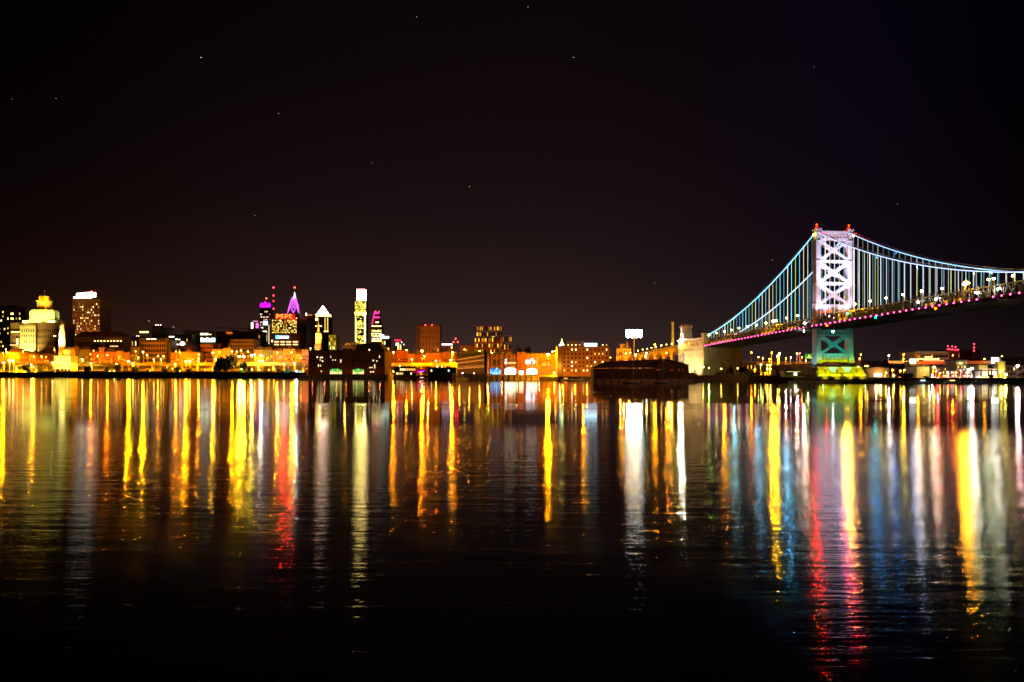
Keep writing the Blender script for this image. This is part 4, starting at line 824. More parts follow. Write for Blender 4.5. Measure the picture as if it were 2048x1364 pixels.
r = B('office_building', 'short tower with a glowing white-green top right of the stepped skyscraper', 'building', 763, 779, 676, 1900, BROWN, 25, 5, 6, .6, YEL, plant=False)
bx_on(r, 'crown', 761, 768, 669.5, 677, emat((1, 1, .8), 5), 1900, -.5); bx_on(r, 'crown', 767, 778, 672.5, 677, emat((.75, 1, .8), 4), 1900, -.4)
r = B('office_building', 'small lit block under a short red neon sign', 'building', 789, 803, 682, 1800, BROWN, 25, 3, 5, .4, YEL, plant=False)
for k in range(5): bx_on(r, 'sign', 789.5+k*2.5, 791.6+k*2.5, 679+(k % 2)*.8, 682, emat((1, .02, .06), 3), 1800, -1)
bx_on(r, 'lit_sign', 792, 797.5, 686, 691, emat((1, .9, .5), 5), 1800, -1)
for i, (px, py) in enumerate(((803.5, 684.5), (807.5, 689))): bx_on(r, 'roof_lamp', px-.8, px+.8, py-1, py+1, emat((.9, .9, 1), 5), 1800, -1)
# roofs right behind the pier hall
r = B('domed_hall', 'low hall with a small orange-lit arched roof above the pier hall', 'building', 684, 706, 692, 1150, BROWN, 22, plant=False)
MB().prism([(-7*.62*cos(a/8*pi), Z(692, 1150)-3+7*.62*.55*sin(a/8*pi)*1.6) for a in range(9)][::-1], 1, 16).build('arched_roof', pmat('arch_roof', (.5, .3, .1)), r)
light('facade_glow', 'POINT', r, (-2, -8, Z(684, 1150)), 5000, (1, .5, .05), .4)
r = B('office_building', 'tiny yellow glowing block left of the dark hipped roof', 'building', 697, 708.5, 685, 1250, pmat('yellow_stone', (.5, .45, .12)), 15, 4, 5, .9, YEL, plant=False)
r = B('apartment_tower', 'plain brown slab tower with narrow slit windows and two red roof lamps', 'building', 832, 879.5, 652, 1180, pmat('slab_brick', (.24, .12, .05)), 35, 7, 8, .12, WARM, (.16, .55), plant=False, bands=False)
D = 1180; bx_on(r, 'dark_corner', 833, 840, 654, 700, DARK, D, -.3, .4); MB().box(X(834, D)-r.location.x, X(878, D)-r.location.x, 2, 30, Z(652, D)-3, Z(648.5, D)-3).build('plant_room', BROWN, r)
for px in (851, 864): MB().ball((0, 0, 0), 1.0).build('beacon', emat((1, .04, .03), 7), r, (X(px, D)-r.location.x, -.5, Z(650, D)-3))
light('facade_glow', 'POINT', r, (0, -32, 8), 42000, (1, .35, .03), .5); light('facade_glow', 'POINT', r, (4, -42, 35), 16000, (1, .35, .03), .5)
r = B('office_building', 'long low building with a pink-white neon roof line', 'building', 879.6, 906, 690.5, 1220, ORANGE, 20, 2, 10, .2, ORA, plant=False); bx_on(r, 'neon_line', 879.5, 905, 687.6, 690.2, emat((1, .72, .85), 4), 1220, -.5)
D = 1200; rr = thing('radio_mast', 'short roof mast carrying three red lamps in a triangle', 'mast', (X(911.5, D), D, 3)); MB().cone((0, 0), 1.8, .5, 0, Z(679, D)-3, 6).build('mast', BROWN, rr)
for px, py in ((911.5, 677.5), (907.3, 684), (915.8, 684)): MB().beam((0, 0, 0), ((911.5-px)*D/F, .8, -1.5), .3, .3, 1).ball((0, 0, 0), 1.0).build('beacon', [emat((1, .04, .03), 12), POLE], rr, (X(px, D)-X(911.5, D), -.8, Z(py, D)-3))
# low brick blocks lit by the street lamps: left bank, then behind the middle
rows = [(-14,18,708,'BRICK','gable-less brick row house at the left edge'),(18,40,705,'ORANGE','pale brick row house below the dark office wing'),(40,58,704,'BRICK','red brick row house under the floodlit customs bay'),(58,72,705,'ORANGE','square orange shop right of the red row house'),(72,108,707,'BRICK','long rusty brick terrace left of the yellow hall'),
 (142,158,695,'BROWN','tall narrow brown warehouse right of the yellow hall'),(158,181,699,'GREY','greenish framed glass house below the long hall'),(181,198,704,'BRICK','brick house behind the single tall lamp'),(198,209,696,'BROWN','brown stair tower between two brick houses'),(209,232,704,'BRICK','wide brick house left of the pale lit wall'),
 (232,246,703,'ORANGE','pale floodlit wall building left of the dark warehouse'),(246,262,706,'BROWN','low brown house with an olive roof'),(262,278,696,'DARK','dark tall house left of the grid building'),(342,362,706,'BRICK','brick corner house behind twin tall lamps'),(362,400,705,'ORANGE','long terrace with one row of small lit windows'),
 (426,446,700,'BROWN','brown gabled house hidden behind the round tree'),(446,462,697,'BROWN','brown house left of the orange hotel'),(508,530,700,'BROWN','dark house between hotel and tower blocks'),(524,546,700,'DARK','black flat-roofed house near the cyan lamp'),(546,566,702,'BRICK','red house with pilasters below the bar sign'),(566,590,699,'BRICK','wide brick house with a cornice below two lit floors'),(590,604,708,'ORANGE','glowing orange house left of the pier hall'),(604,617,700,'BRICK','taller brick house touching the pier hall')]
for a, b, y, mt, lb in rows:
    w = b-a; B('row_house', lb, 'house', a, b-.4, y, Dq(a)+103+4*R(), {'BRICK': BRICK, 'ORANGE': ORANGE, 'BROWN': BROWN, 'GREY': GREY, 'DARK': DARK}[mt], 18, max(3, int((742-y)/8)), max(2, int(w/3.2)), .42, ORA, (.42, .5), roof=random.choice(['flat', 'ridge', 'flat', 'hip']), rmat=TIN, wz=(6, (742-y)*.62))
r = None
rows = [(768,792,702,'BRICK','brick house with a rounded gable right of the pier hall'),(792,816,701,'BRICK','red brick house below the far red neon sign'),(816,834,708,'ORANGE','low house left of the brown slab tower'),(834,852,709,'BRICK','low red house in front of the slab tower'),(852,886,706,'ORANGE','long house with a row of lit top windows'),(886,914,704,'BROWN','dark gabled house under the pink neon line')]
for a, b, y, mt, lb in rows:
    B('row_house', lb, 'house', a, b-.4, y, Dq(a)+146, {'BRICK': BRICK, 'ORANGE': ORANGE, 'BROWN': BROWN}[mt], 18, 4, max(3, int((b-a)/3.5)), .3, ORA, (.42, .5), wz=(8, (742-y)*.5))
MB_ = None

# ------------------------------------------------------------------ piers and waterfront halls
def slab(name, label, cat, px0, px1, D, z0, z1, dep, mat):
    x0, x1 = X(px0, D), X(px1, D); r = thing(name, label, cat, ((x0+x1)/2, D, z0)); w = (x1-x0)/2
    MB().box(-w, w, 0, dep, 0, z1-z0).box(-w-.3, w+.3, -.3, .3, z1-z0-.5, z1-z0+.1).build('deck', CONC, r)
    m = MB()
    for i in range(int(w*2/5)): m.cone((-w+2.5+i*5, -.4), .3, .3, 0, z1-z0-.4, 6)
    m.build('pile', WOOD, r)['kind'] = 'stuff'
    return r
slab('pier', 'low dark pier carrying the brick pier hall with green windows', 'pier', 600, 775, 905, -1, 4.2, 60, CONC)
slab('pier', 'low pier with pale edge under the twin-storey arched hall', 'pier', 968, 1128, 826, -1, 4.0, 60, CONC)
D = 915
r = B('pier_hall', 'dark brick pier hall with green-lit arched windows and hipped roof', 'pier hall', 617, 769.5, 704, D, pmat('dark_brick', (.13, .05, .03), brick=.3), 50, 3, 30, .035, [((1, .75, .35), 2.4), ((1, .6, .25), 1.2)], (.35, .5), base=4.2, wz=(7, 20), plant=False)
c = lambda px: X(px, D)-r.location.x; z = lambda p: Z(p, D)-4.2
MB().taper((c(703), c(769), 4, 46), (c(722), c(755), 14, 36), z(703), z(686)).taper((c(620), c(700), 4, 46), (c(626), c(694), 12, 38), z(703), z(699.5)).build('hipped_roof', ROOF, r)
MB().box(c(686), c(704), -2.5, 6, 0, z(698)).box(c(685.5), c(704.5), -2.8, 6.2, z(698.5), z(697)).build('entrance_bay', pmat('dark_brick', (.13, .05, .03), brick=.3), r)
m = MB()
for i in range(14): x = c(620)+i*(c(768)-c(620))/13; m.box(x-.35, x+.35, -.5, .1, 0, z(706))
m.build('pilaster', pmat('dark_brick', (.13, .05, .03), brick=.3), r)['kind'] = 'stuff'
for a, b in ((660, 684), (705.5, 728)):
    m = MB(); w = c(b)-c(a); cols_ = 7
    for k in range(cols_):
        x0 = c(a)+w*k/cols_; gm = 0 if (k+(a > 700)) % 3 != 1 else 1
        top = 6.0-.10*abs(k-3)**2.
        m.box(x0+.15, x0+w/cols_-.15, -.7, -.3, 3.6, top, gm); m.box(x0+.15, x0+w/cols_-.15, -.7, -.3, .8, 3.3, 2 if R() < .75 else 1)
    m.build('arched_window', [emat((.04, .62, .12), 1.0), emat((.45, .85, .08), 1.2), emat((1, .70, .28), 1.6)], r)
for dx, dy, s in ((635, 714.5, 4), (641.5, 715, 3), (645, 715, 3), (645.5, 722.5, 4), (641, 720, 1.5), (666, 720, 1.5), (671, 720, 1.5), (682, 720.5, 3), (682, 724, 2), (643, 742.5, 2), (747, 721, 4), (754, 722, 2), (739, 699.5, 6), (740, 735, 2), (744.5, 735, 2), (742, 744, 3), (747, 743.5, 3), (750, 735.5, 2)): bx_on(r, 'lit_window', dx-.9, dx+.9, dy-1.1, dy+1.1, emat((1, .72, .35), s), D, -.8)
for px in (628, 652, 676, 695, 716, 740, 762): light('facade_glow', 'POINT', r, (c(px), -7, 4), 260, (1, .22, .06), .3)  # added dim fill lights, here and below, to lift the dark hall
light('facade_glow', 'POINT', r, (c(735), -26, 40), 2500, (1, .45, .18), .3); light('facade_glow', 'POINT', r, (c(650), -26, 36), 1800, (1, .45, .18), .3)
# raked parking block and small tiered hall
D = 860
r = B('parking_garage', 'parking garage with long slanting rows of small orange lights', 'garage', 914, 968.5, 712, D+60, BROWN, 40, plant=False)
D = D+60; c = lambda px: X(px, D)-r.location.x; z = lambda p: Z(p, D)-3
m = MB(); e = MB()
for k, (ya, yb) in enumerate(((704.5, 702), (716, 707), (723, 716), (733.5, 730))):
    m.beam((c(914), -.6, z(ya+2.2)), (c(968), -.6, z(yb+2.2)), 1.0, .8)
    if k: 
        for i in range(21): t = i/20; x = c(915)+(c(967)-c(915))*t; zz = z(ya+(yb-ya)*t+4.4); e.box(x-.35, x+.35, -.5, -.2, zz, zz+1.5 if k < 3 else zz+2.0)
m.build('floor_edge', ORANGE, r); e.build('lit_bay', emat((1, .36, .05), 1.5), r)['kind'] = 'stuff'
bx_on(r, 'upper_wall', 921, 967, 702, 712, pmat('viaduct_stone', (.5, .34, .2)), D, 10, 2)
for px in (920, 940, 960): light('facade_glow', 'POINT', r, (c(px), -12, 14), 2500, (1, .30, .02), .3)  # unseen orange fill added in front of the garage rows
r = slab('pier', 'dark sloping boat pier left of the tall green-topped pole', 'pier', 905, 969, 845, -1, 5.5, 40, DARK)
# twin-storey arched hall
D = 836
r = B('pier_hall', 'two-storey brick hall with four big arched windows, blue and cream lit', 'pier hall', 973, 1112, 708, D, BRICK, 46, base=4.0, plant=False)
c = lambda px: X(px, D)-r.location.x; z = lambda p: Z(p, D)-4.0
MB().box(c(1034), c(1051), -2, 5, 0, z(704)).box(c(1082), c(1111), -1.5, 4, 0, z(714)).build('projecting_bay', BRICK, r)
m = MB()
for y in (716, 733.5, 736): m.box(c(973), c(1112), -.7, .2, z(y)-.25, z(y)+.25)
for i in range(16): x = c(975)+i*(c(1110)-c(975))/15; m.box(x-.4, x+.4, -.6, .1, 0, z(708))
m.build('cornice', pmat('pale_trim', (.4, .22, .14)), r)
ARCH = [(980, 1001.5, [((.05, .25, .9), 1.6), ((.3, .75, 1), 2.0), ((.02, .06, .2), 1.0)], 735.5), (1009.5, 1032, [((.9, 1, .6), 3.5), ((1, .9, .7), 4), ((.3, .8, .5), 2)], 734.5), (1052.5, 1074.5, [((.9, 1, .85), 3.5), ((1, .9, .55), 3.5), ((.3, .8, .7), 2)], 736), (1083, 1103, [((.25, .2, .3), 1.0), ((.08, .05, .05), .4), ((1, .75, .55), 2)], 737)]
for a, b, pal, yt in ARCH:
    m = MB(); mt = [emat(*p) for p in pal]+[FRAME]; n = 9; w = c(b)-c(a)
    for k in range(n):
        t = (k+.5)/n*2-1; top = z(yt)-(1-sqrt(max(0, 1-t*t)))*2.6; x0 = c(a)+w*k/n
        zz = 1.0
        while zz < top-.3: m.box(x0+.06, x0+w/n-.06, -.75, -.55, zz, min(top, zz+1.15), random.choice([0, 0, 1, 2] if zz > 2.4 else [1, 1, 0])); zz += 1.3
    m.box(c(a)-.2, c(b)+.2, -.55, -.3, .8, z(yt)-1.2, 3)
    m.build('arched_window', mt, r)
bx_on(r, 'lit_doorway', 1038, 1046.5, 741.5, 749, emat((1, .85, .5), 5), D, -2.1)
for (a, b, y0_, y1_, cc, s) in ((1010, 1014, 718, 721, (1, .9, .9), 2), (1009.5, 1013.5, 723, 728, (1, .8, .5), 3), (1015, 1032, 724, 728, (1, .6, .2), 1.4), (1051.5, 1061, 720, 728, (.9, .85, 1), 4), (1061.5, 1067, 717, 721, (.9, .85, 1), 3), (1066, 1070, 721, 727, (.9, .85, 1), 4), (1086, 1090, 717, 721, (1, .7, .2), 3)):
    k = a
    while k < b: bx_on(r, 'lit_window', k, min(b, k+1.7), y0_, y1_, emat(cc, s), D, -.8); k += 2.2
windows(r, c(1000)-c(981), z(731), z(719), 8, 2, 0, x0=c(981), y=-.1, wf=(.45, .6)); windows(r, c(1102)-c(1085), z(731), z(719), 5, 2, .3, x0=c(1085), y=-1.6, wf=(.5, .6), pal=ORA)
bx_on(r, 'lit_balcony', 1081, 1103, 729.5, 731, emat((1, .5, .05), 1.6), D, -1.6)
for px in (975, 1004, 1034, 1078, 1108): light('facade_glow', 'POINT', r, (c(px), -7, 3), 700, (1, .45, .15), .3)
rr = thing('flagpole', 'thick orange pole with green-topped lamp left of the arched hall', 'pole', (X(976.5, 830), 830, 3)); MB().cone((0, 0), .5, .4, 0, Z(705, 830)-3, 8).build('pole', ORANGE, rr); light('pole_lamp', 'POINT', rr, (.4, -2.5, 12), 900, (1, .4, .03), .3)
# dark tower block and hotels behind
B('office_building', 'dark narrow block between parking garage and arched hall', 'building', 968.8, 974, 700, 842, DARK, 15, plant=False)
B('hotel', 'hotel block with many orange-lit tall windows and a lit rooftop box', 'building', 948, 1009, 676.5, 1150, pmat('grid_brick', (.40, .20, .10)), 30, 5, 17, .62, ORA, (.5, .62), wz=(26, 61), plant=False)
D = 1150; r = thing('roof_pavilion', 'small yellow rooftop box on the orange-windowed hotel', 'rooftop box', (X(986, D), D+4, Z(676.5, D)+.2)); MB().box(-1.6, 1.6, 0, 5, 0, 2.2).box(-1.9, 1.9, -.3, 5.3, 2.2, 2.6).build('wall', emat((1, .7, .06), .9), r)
B('office_building', 'stepped orange wing right of the orange-windowed hotel', 'building', 998, 1024, 695, 1120, pmat('hotel_brick', (.42, .19, .08)), 30, 3, 8, .35, ORA, wz=(20, 48))
B('house', 'long flat orange house behind the dark pier hall roof', 'house', 920, 970, 691, 1180, pmat('hotel_brick', (.42, .19, .08)), 30, 3, 10, .1, ORA, plant=False)
D = 800
r = B('hotel', 'big orange-lit riverside hotel with square windows and a blue roof sign', 'hotel', 1115, 1219, 693, D, pmat('hotel_wall', (.42, .19, .06), scale=.15), 40, 7, 13, .40, [((1, .72, .22), 3.2), ((1, .6, .12), 1.6), ((1, .8, .4), 4)], (.34, .42), base=3.2, wz=(3.5, 28.6), plant=False, bands=False)
c = lambda px: X(px, D)-r.location.x; z = lambda p: Z(p, D)-3.2
MB().box(c(1136), c(1168), 3, 16, z(693), z(682.5)).box(c(1135.6), c(1168.4), 2.6, 16.4, z(682.5), z(681.8)).build('penthouse', BROWN, r)
MB().box(c(1115), c(1123.5), -1.6, 5, 0, z(692)).build('stair_bay', ORANGE, r)
bx_on(r, 'roof_sign', 1168.5, 1194, 686.5, 692.3, emat((.50, .82, 1), 6, True), D, -.2, .4)
text3d('HOTEL', 2.3, emat((1, 1, 1), 7), r, (c(1181.5), -.7, z(691.6))) if False else None
MB().lathe((c(1124), 2), [(1.4, z(693)), (1.6, z(689)), (1.2, z(686)), (.4, z(682)), (.1, z(677))], 8).build('lit_finial', emat((.75, 1, .25), 5), r)
bx_on(r, 'finial_lamp', 1118, 1122, 688.5, 692.5, emat((.3, .75, 1), 6), D, -.5)
m = MB()
for y in (699, 734, 735.5): m.box(c(1115), c(1219), -.3, .1, z(y)-.15, z(y)+.15)
m.build('string_course', ORANGE, r)
for px in (1124, 1148, 1172, 1198, 1214): light('facade_glow', 'POINT', r, (c(px), -11, 5), 2600, (1, .32, .004), .3)
light('facade_glow', 'POINT', r, (c(1160), -36, 26), 14000, (1, .32, .004), .3)
light('facade_glow', 'POINT', r, (c(1119), -6, 9), 1800, (1, .75, .1), .3)
rr = thing('flagpole', 'slender lit pole in front of the riverside hotel', 'pole', (X(1126, 786), 786, 3)); MB().cone((0, 0), .28, .2, 0, Z(718, 786)-3, 8).build('pole', ORANGE, rr); light('pole_lamp', 'POINT', rr, (.3, -1.8, 8), 500, (1, .55, .05), .2)
# billboard on its mast
D = 900; rr = thing('billboard', 'brilliant white billboard high on a single mast above the viaduct', 'billboard', (X(1268, D), D, 3)); z = lambda p: Z(p, D)-3
MB().cone((0, 0), .75, .6, 0, z(675), 10).build('mast', ORANGE, rr)
MB().box(-7.6, 7.6, -.3, .3, z(674), z(659.5)).build('panel', emat((.93, 1, .96), 26, True), rr); MB().box(-7.9, 7.9, .35, 1.2, z(674.6), z(659)).box(-7.9, 7.9, -1.4, 1.2, z(674.9), z(674.5)).build('frame', POLE, rr)
for x in (-6, -2, 2, 6): MB().ball((0, 0, 0), .5).build('panel_lamp', emat((1, 1, .6), 30), rr, (x, -1.6, z(675)))
light('mast_lamp', 'POINT', rr, (1.5, -4, z(684)), 1500, (1, .6, .2), .3)
r = B('church', 'orange church tower block with a short lit spire behind the viaduct lamps', 'church', 1233, 1262, 697, 1120, pmat('hotel_brick', (.42, .19, .08)), 22, 3, 8, .1, ORA, plant=False)
D = 1120; c = lambda px: X(px, D)-r.location.x; z = lambda p: Z(p, D)-3
MB().box(c(1240), c(1249), 2, 12, z(697), z(688)).taper((c(1251), c(1258), 2, 8), (c(1251), c(1258), 2, 8), z(697), z(690)).taper((c(1250.5), c(1258.5), 1.6, 8.4), (c(1254.3), c(1254.7), 4.8, 5.2), z(690), z(681)).build('spire', ORANGE, r)
for px in (1238, 1255, 1290): light('facade_glow', 'POINT', r, (c(px), -14, z(701)), 14000, (1, .5, .03), .4)
D = 1010; rr = thing('chimney', 'tall plain yellow-lit chimney behind the viaduct', 'chimney', (X(1345.5, D), D, 3)); MB().cone((0, 0), 1.9, 1.3, 0, Z(644.5, D)-3, 12).cone((0, 0), 1.5, 1.5, Z(646, D)-3, Z(644, D)-3, 12).build('shaft', pmat('yellow_stone', (.5, .45, .12)), rr)
light('chimney_lamp', 'POINT', rr, (-4, -16, Z(684, D)-3), 9000, (1, .62, .03), .4); light('chimney_lamp', 'POINT', rr, (4, -18, Z(664, D)-3), 5000, (1, .62, .03), .4)
# long dark shed on its pier
D = 640
slab('pier', 'dark pier below the long sagging shed', 'pier', 1186, 1386, 622, -1, 2.4, 40, DARK)
r = thing('pier_shed', 'long dark pier shed with hipped tin roof and gabled right end', 'shed', (X(1282, 640), 640, 2.4)); c = lambda px: X(px, 640)-r.location.x; z = lambda p: Z(p, 640)-2.4
MB().box(c(1187), c(1335), 0, 24, 0, z(737)).prism([(c(1316), 0), (c(1377), 0), (c(1377), z(731)), (c(1330), z(722)), (c(1316), z(727))], -1.2, 22).build('wall', pmat('shed_board', (.10, .065, .045), scale=.6), r)
MB().add([(c(1184), -1, z(735.5)), (c(1317), -1, z(730)), (c(1330), 12, z(717.6)), (c(1213), 12, z(723)), (c(1190), 26, z(733)), (c(1345), 26, z(733)),
          (c(1184), -1, z(735.5)-.4), (c(1317), -1, z(730)-.4), (c(1345), 26, z(733)-.4), (c(1190), 26, z(733)-.4)], [(0, 1, 2, 3), (3, 2, 5, 4), (0, 3, 4), (1, 5, 2), (6, 9, 8, 7), (0, 6, 7, 1), (1, 7, 8, 5), (5, 8, 9, 4), (4, 9, 6, 0)]).prism([(c(1314), z(725.5)), (c(1330.5), z(717.5)), (c(1379), z(729)), (c(1379), z(730.2)), (c(1330.5), z(718.8)), (c(1314), z(727))], -2.2, 23).build('roof', TIN, r)
m = MB()
for a, b, y0_, y1_ in ((1312, 1321, 739, 740.5), (1341, 1345, 739, 741), (1356, 1358, 738, 741), (1364, 1366, 739, 741)): m.box(c(a), c(b), -1.35, -1.2, z(y1_), z(y0_))
m.build('dim_window', emat((.8, .08, .04), .35), r)
m = MB()
for a in range(1192, 1312, 12): m.box(c(a), c(a+8), -.12, 0, 0, z(747))
for a in (1322, 1336, 1352): m.box(c(a), c(a+9), -1.35, -1.2, 0, z(745))
m.build('door', DARK, r)
light('facade_glow', 'POINT', None, (X(1330, 615), 600, 16), 2600, (1, .25, .08), .3); light('facade_glow', 'POINT', None, (X(1240, 620), 600, 18), 2600, (1, .25, .08), .3)

# ------------------------------------------------------------------ right bank
slab('pier', 'dark timber pier right of the bridge tower, in front of the bank', 'pier', 1588, 1865, 606, -1, 1.3, 12, DARK)
slab('pier', 'dark timber pier carrying small lamps at the right edge', 'pier', 1826, 2120, 612, -1, 1.6, 10, DARK)
r = B('gate_house', 'small brown gabled house with a black barn roof left of the bridge tower', 'house', 1552, 1570, 740, 740, BROWN, 12, roof='ridge', plant=False)
r = B('boat_house', 'black-roofed boathouse with one square lit window left of the tower base', 'boathouse', 1570, 1622, 742, 716, DARK, 14, roof='hip', base=3.2, plant=False)
bx_on(r, 'lit_window', 1587.5, 1593, 745, 750.5, emat((1, 1, .6), 4), 716); bx_on(r, 'strip_light', 1573, 1600, 742.9, 743.7, emat((.8, .8, .2), 1.2), 716)
B('barn', 'dark gabled barn silhouette behind the boathouse', 'barn', 1558, 1586, 735, 775, DARK, 20, roof='gable', plant=False)
rr = thing('highway_sign', 'green highway sign lit yellow beside the left bridge tower leg', 'road sign', (X(1618, 950), 950, 15)); z = lambda p: Z(p, 950)-15
MB().box(-4.2, 4.2, 0, .3, z(716.5), z(707)).build('panel', GREENP, rr); MB().box(-.9, .9, -.2, -.05, z(714), z(709.5)).box(-3.4, 3.4, -.15, -.05, z(715.8), z(715.2)).build('symbol', WHITE, rr); MB().cone((-3.5, .6), .15, .15, 0, z(707), 6).cone((3.5, .6), .15, .15, 0, z(707), 6).build('post', POLE, rr)
light('sign_lamp', 'POINT', rr, (3, -3, z(717)), 1600, (1, .95, .1), .3); light('sign_lamp', 'POINT', rr, (-2, -3, z(717)), 900, (1, 1, .3), .3)
r = B('warehouse', 'pale arched-roof warehouse glowing at its loading doors', 'warehouse', 1734, 1778, 737, 690, pmat('pale_board', (.45, .32, .26)), 30, base=2.2, plant=False)
D = 690; c = lambda px: X(px, D)-r.location.x; z = lambda p: Z(p, D)-2.2
MB().prism([(c(1733.5), z(737))]+[(c(1734+44*t/8), z(737-2.6*sin(pi*t/8))) for t in range(9)]+[(c(1778.5), z(737))][::1], -.6, 30).build('arched_roof', pmat('pale_board', (.45, .32, .26)), r)
bx_on(r, 'lit_doorway', 1748, 1763, 747, 753, emat((1, .85, .5), 4), D, -.3); light('facade_glow', 'POINT', r, (c(1757), -4, 4), 1700, (1, .55, .04), .3); light('facade_glow', 'POINT', r, (c(1742), -10, 6), 900, (1, .45, .3), .3)
rr = thing('arched_kiosk', 'small orange domed kiosk right of the pale warehouse', 'kiosk', (X(1787.5, 700), 700, 3)); MB().lathe((0, 0), [(2.2, 0), (2.2, 5.5), (2.5, 5.7), (2.0, 7), (.9, 7.9), (.1, 8.3)], 10).build('body', ORANGE, rr)
r = B('office_building', 'white-capped yellow ribbed tower block on the right bank', 'building', 1821, 1832.5, 726.5, 700, pmat('yellow_stone', (.5, .45, .12)), 10, 1, 6, .6, [((1, .65, .08), .9)], (.4, .9), plant=False); bx_on(r, 'roof_sign', 1819, 1830.5, 718, 726.3, emat((.95, 1, .9), 5), 700, 0, 1.2)
r = B('office_building', 'large dark office with long lit floors behind the yellow wall', 'building', 1830, 1898, 704, 1000, GREY, 40, 3, 15, .08, WARM, (.7, .5), wz=(6, 24), plant=False)
for a, b, y in ((1849, 1864, 713.7), (1838, 1873, 718), (1846, 1897, 722), (1832, 1860, 725.5)): bx_on(r, 'lit_floor', a, b, y-.8, y+.8, emat((1, .75, .25), 3), 1000)
bx_on(r, 'roof_edge', 1831, 1892, 703.2, 704.6, emat((.5, .4, .15), .35), 1000, -.8)
B('office_building', 'dark red block with a cluster of red roof lamps', 'building', 1893, 1920, 701, 1020, pmat('dark_red', (.12, .03, .025)), 30, 3, 7, .05, plant=False)
r2 = B('power_plant', 'dark plant building with a tall stack carrying red lamps', 'power plant', 1920, 1962, 701, 1060, pmat('dark_red', (.12, .03, .025)), 30, 4, 10, .03, roof='flat', plant=False)
for i, (px, py) in enumerate(((1895.7, 692), (1904, 692.5), (1910.7, 694), (1895.5, 698.5), (1900, 698.5), (1905, 699), (1911, 702), (1916, 699.5))):
    rr = thing('roof_mast', 'red-tipped roof mast, %s from the left in the cluster' % ordn(i+1), 'mast', (X(px, 1016), 1016, Z(701, 1020)), group='red-tipped masts on the dark red block'); MB().cone((0, 0), .15, .1, 0, max(.6, Z(py, 1016)-Z(701, 1020)), 5).build('pole', POLE, rr); MB().ball((0, -.3, 0), .8).build('beacon', emat((1, .03, .06), 9), rr, (0, 0, max(.6, Z(py, 1016)-Z(701, 1020))))
rr = thing('chimney', 'thin dark stack with three red lamps on the plant building', 'chimney', (X(1947, 1050), 1050, 3)); MB().cone((0, 0), 1.1, .9, 0, Z(687, 1050)-3, 8).build('shaft', BROWN, rr)
for py in (688, 695, 701.5): MB().ball((0, -1.2, 0), .85).build('beacon', emat((1, .03, .05), 9), rr, (0, 0, Z(py, 1050)-3))
r = B('market_hall', 'yellow floodlit blank-walled hall right of the ribbed block', 'building', 1833.5, 1859, 733.5, 684, pmat('cream_wall', (.55, .5, .3)), 20, plant=False); D = 684; c = lambda px: X(px, D)-r.location.x
light('facade_glow', 'POINT', r, (c(1853), -5, 6), 1700, (1, .85, .25), .3); light('facade_glow', 'POINT', r, (c(1840), -6, 5), 900, (1, .55, .03), .3)
rr = thing('round_kiosk', 'yellow glowing round-topped kiosk between the lit halls', 'kiosk', (X(1868, 690), 690, 3)); MB().lathe((0, 0), [(2.4, 0), (2.4, 6.5), (1.9, 8), (1, 9), (.1, 9.4)], 12).build('body', pmat('cream_wall', (.55, .5, .3)), rr); light('facade_glow', 'POINT', rr, (0, -5, 4), 1500, (1, .7, .03), .3)
r = B('office_building', 'grey-green panelled block left of the white-windowed hall', 'building', 1876, 1892, 733, 720, GREY, 20, 2, 6, .2, WARM, plant=False)
r = B('office_building', 'bright cream office with a tight grid of pale windows', 'building', 1912, 1934, 721, 760, STONE, 20, 4, 9, .75, YEL, (.55, .6), plant=False)
light('facade_glow', 'POINT', r, (8, -8, 4), 5000, (1, .95, .75), .4)
r = B('restaurant', 'low red-lit restaurant row with small shaded lights', 'restaurant', 1884, 1957, 743, 676, pmat('rust_stone', (.22, .07, .03)), 18, 2, 22, .55, [((1, .35, .1), 1.5), ((1, .8, .5), 3), ((1, .12, .08), 1.6), ((.9, .95, 1), 2.5)], (.5, .5), wz=(.6, 5.6), plant=False, base=2.6)
r = B('market_hall', 'plain yellow wall hall at the far right under the small billboard', 'building', 1957.5, 1975, 730.5, 700, pmat('cream_wall', (.55, .5, .3)), 20, plant=False); light('facade_glow', 'POINT', r, (0, -5, 5), 1700, (1, .75, .05), .3)
r = B('restaurant', 'bright white-windowed pavilion row at the right waterfront', 'restaurant', 1960, 1994, 742.5, 668, WHITE, 14, 1, 11, .9, [((1, .95, .75), 4), ((1, .8, .4), 3)], (.6, .8), wz=(1, 7), plant=False, base=2.6)
D = 730; rr = thing('billboard', 'small white billboard with teal corner at the far right', 'billboard', (X(1996, D), D, 3)); z = lambda p: Z(p, D)-3
MB().box(-4.9, 4.3, 0, .5, z(726.5), z(715)).build('panel', emat((.98, 1, .93), 6, True), rr); MB().box(4.4, 5.6, 0, .5, z(725), z(719)).build('panel', emat((0, .75, .5), 3), rr); MB().cone((0, .8), .35, .35, 0, z(716), 8).box(-5.1, 5.8, .55, .9, z(727), z(714.6)).build('post', POLE, rr)
rr = thing('lit_tower', 'yellow floodlit square tower below the small billboard', 'tower', (X(2003, 705), 705, 3)); MB().box(-2.6, 2.6, 0, 5, 0, Z(724, 705)-3).box(-3, 3, -.4, 5.4, Z(724, 705)-3, Z(723, 705)-3).build('wall', pmat('cream_wall', (.55, .5, .3)), rr); light('facade_glow', 'POINT', rr, (0, -5, 6), 2500, (1, .8, .05), .3)
B('warehouse', 'dim pink-brown warehouse at the right edge of the bank', 'warehouse', 2012, 2075, 731, 720, pmat('pale_board', (.45, .32, .26)), 20, 2, 10, .1, roof='ridge', plant=False)
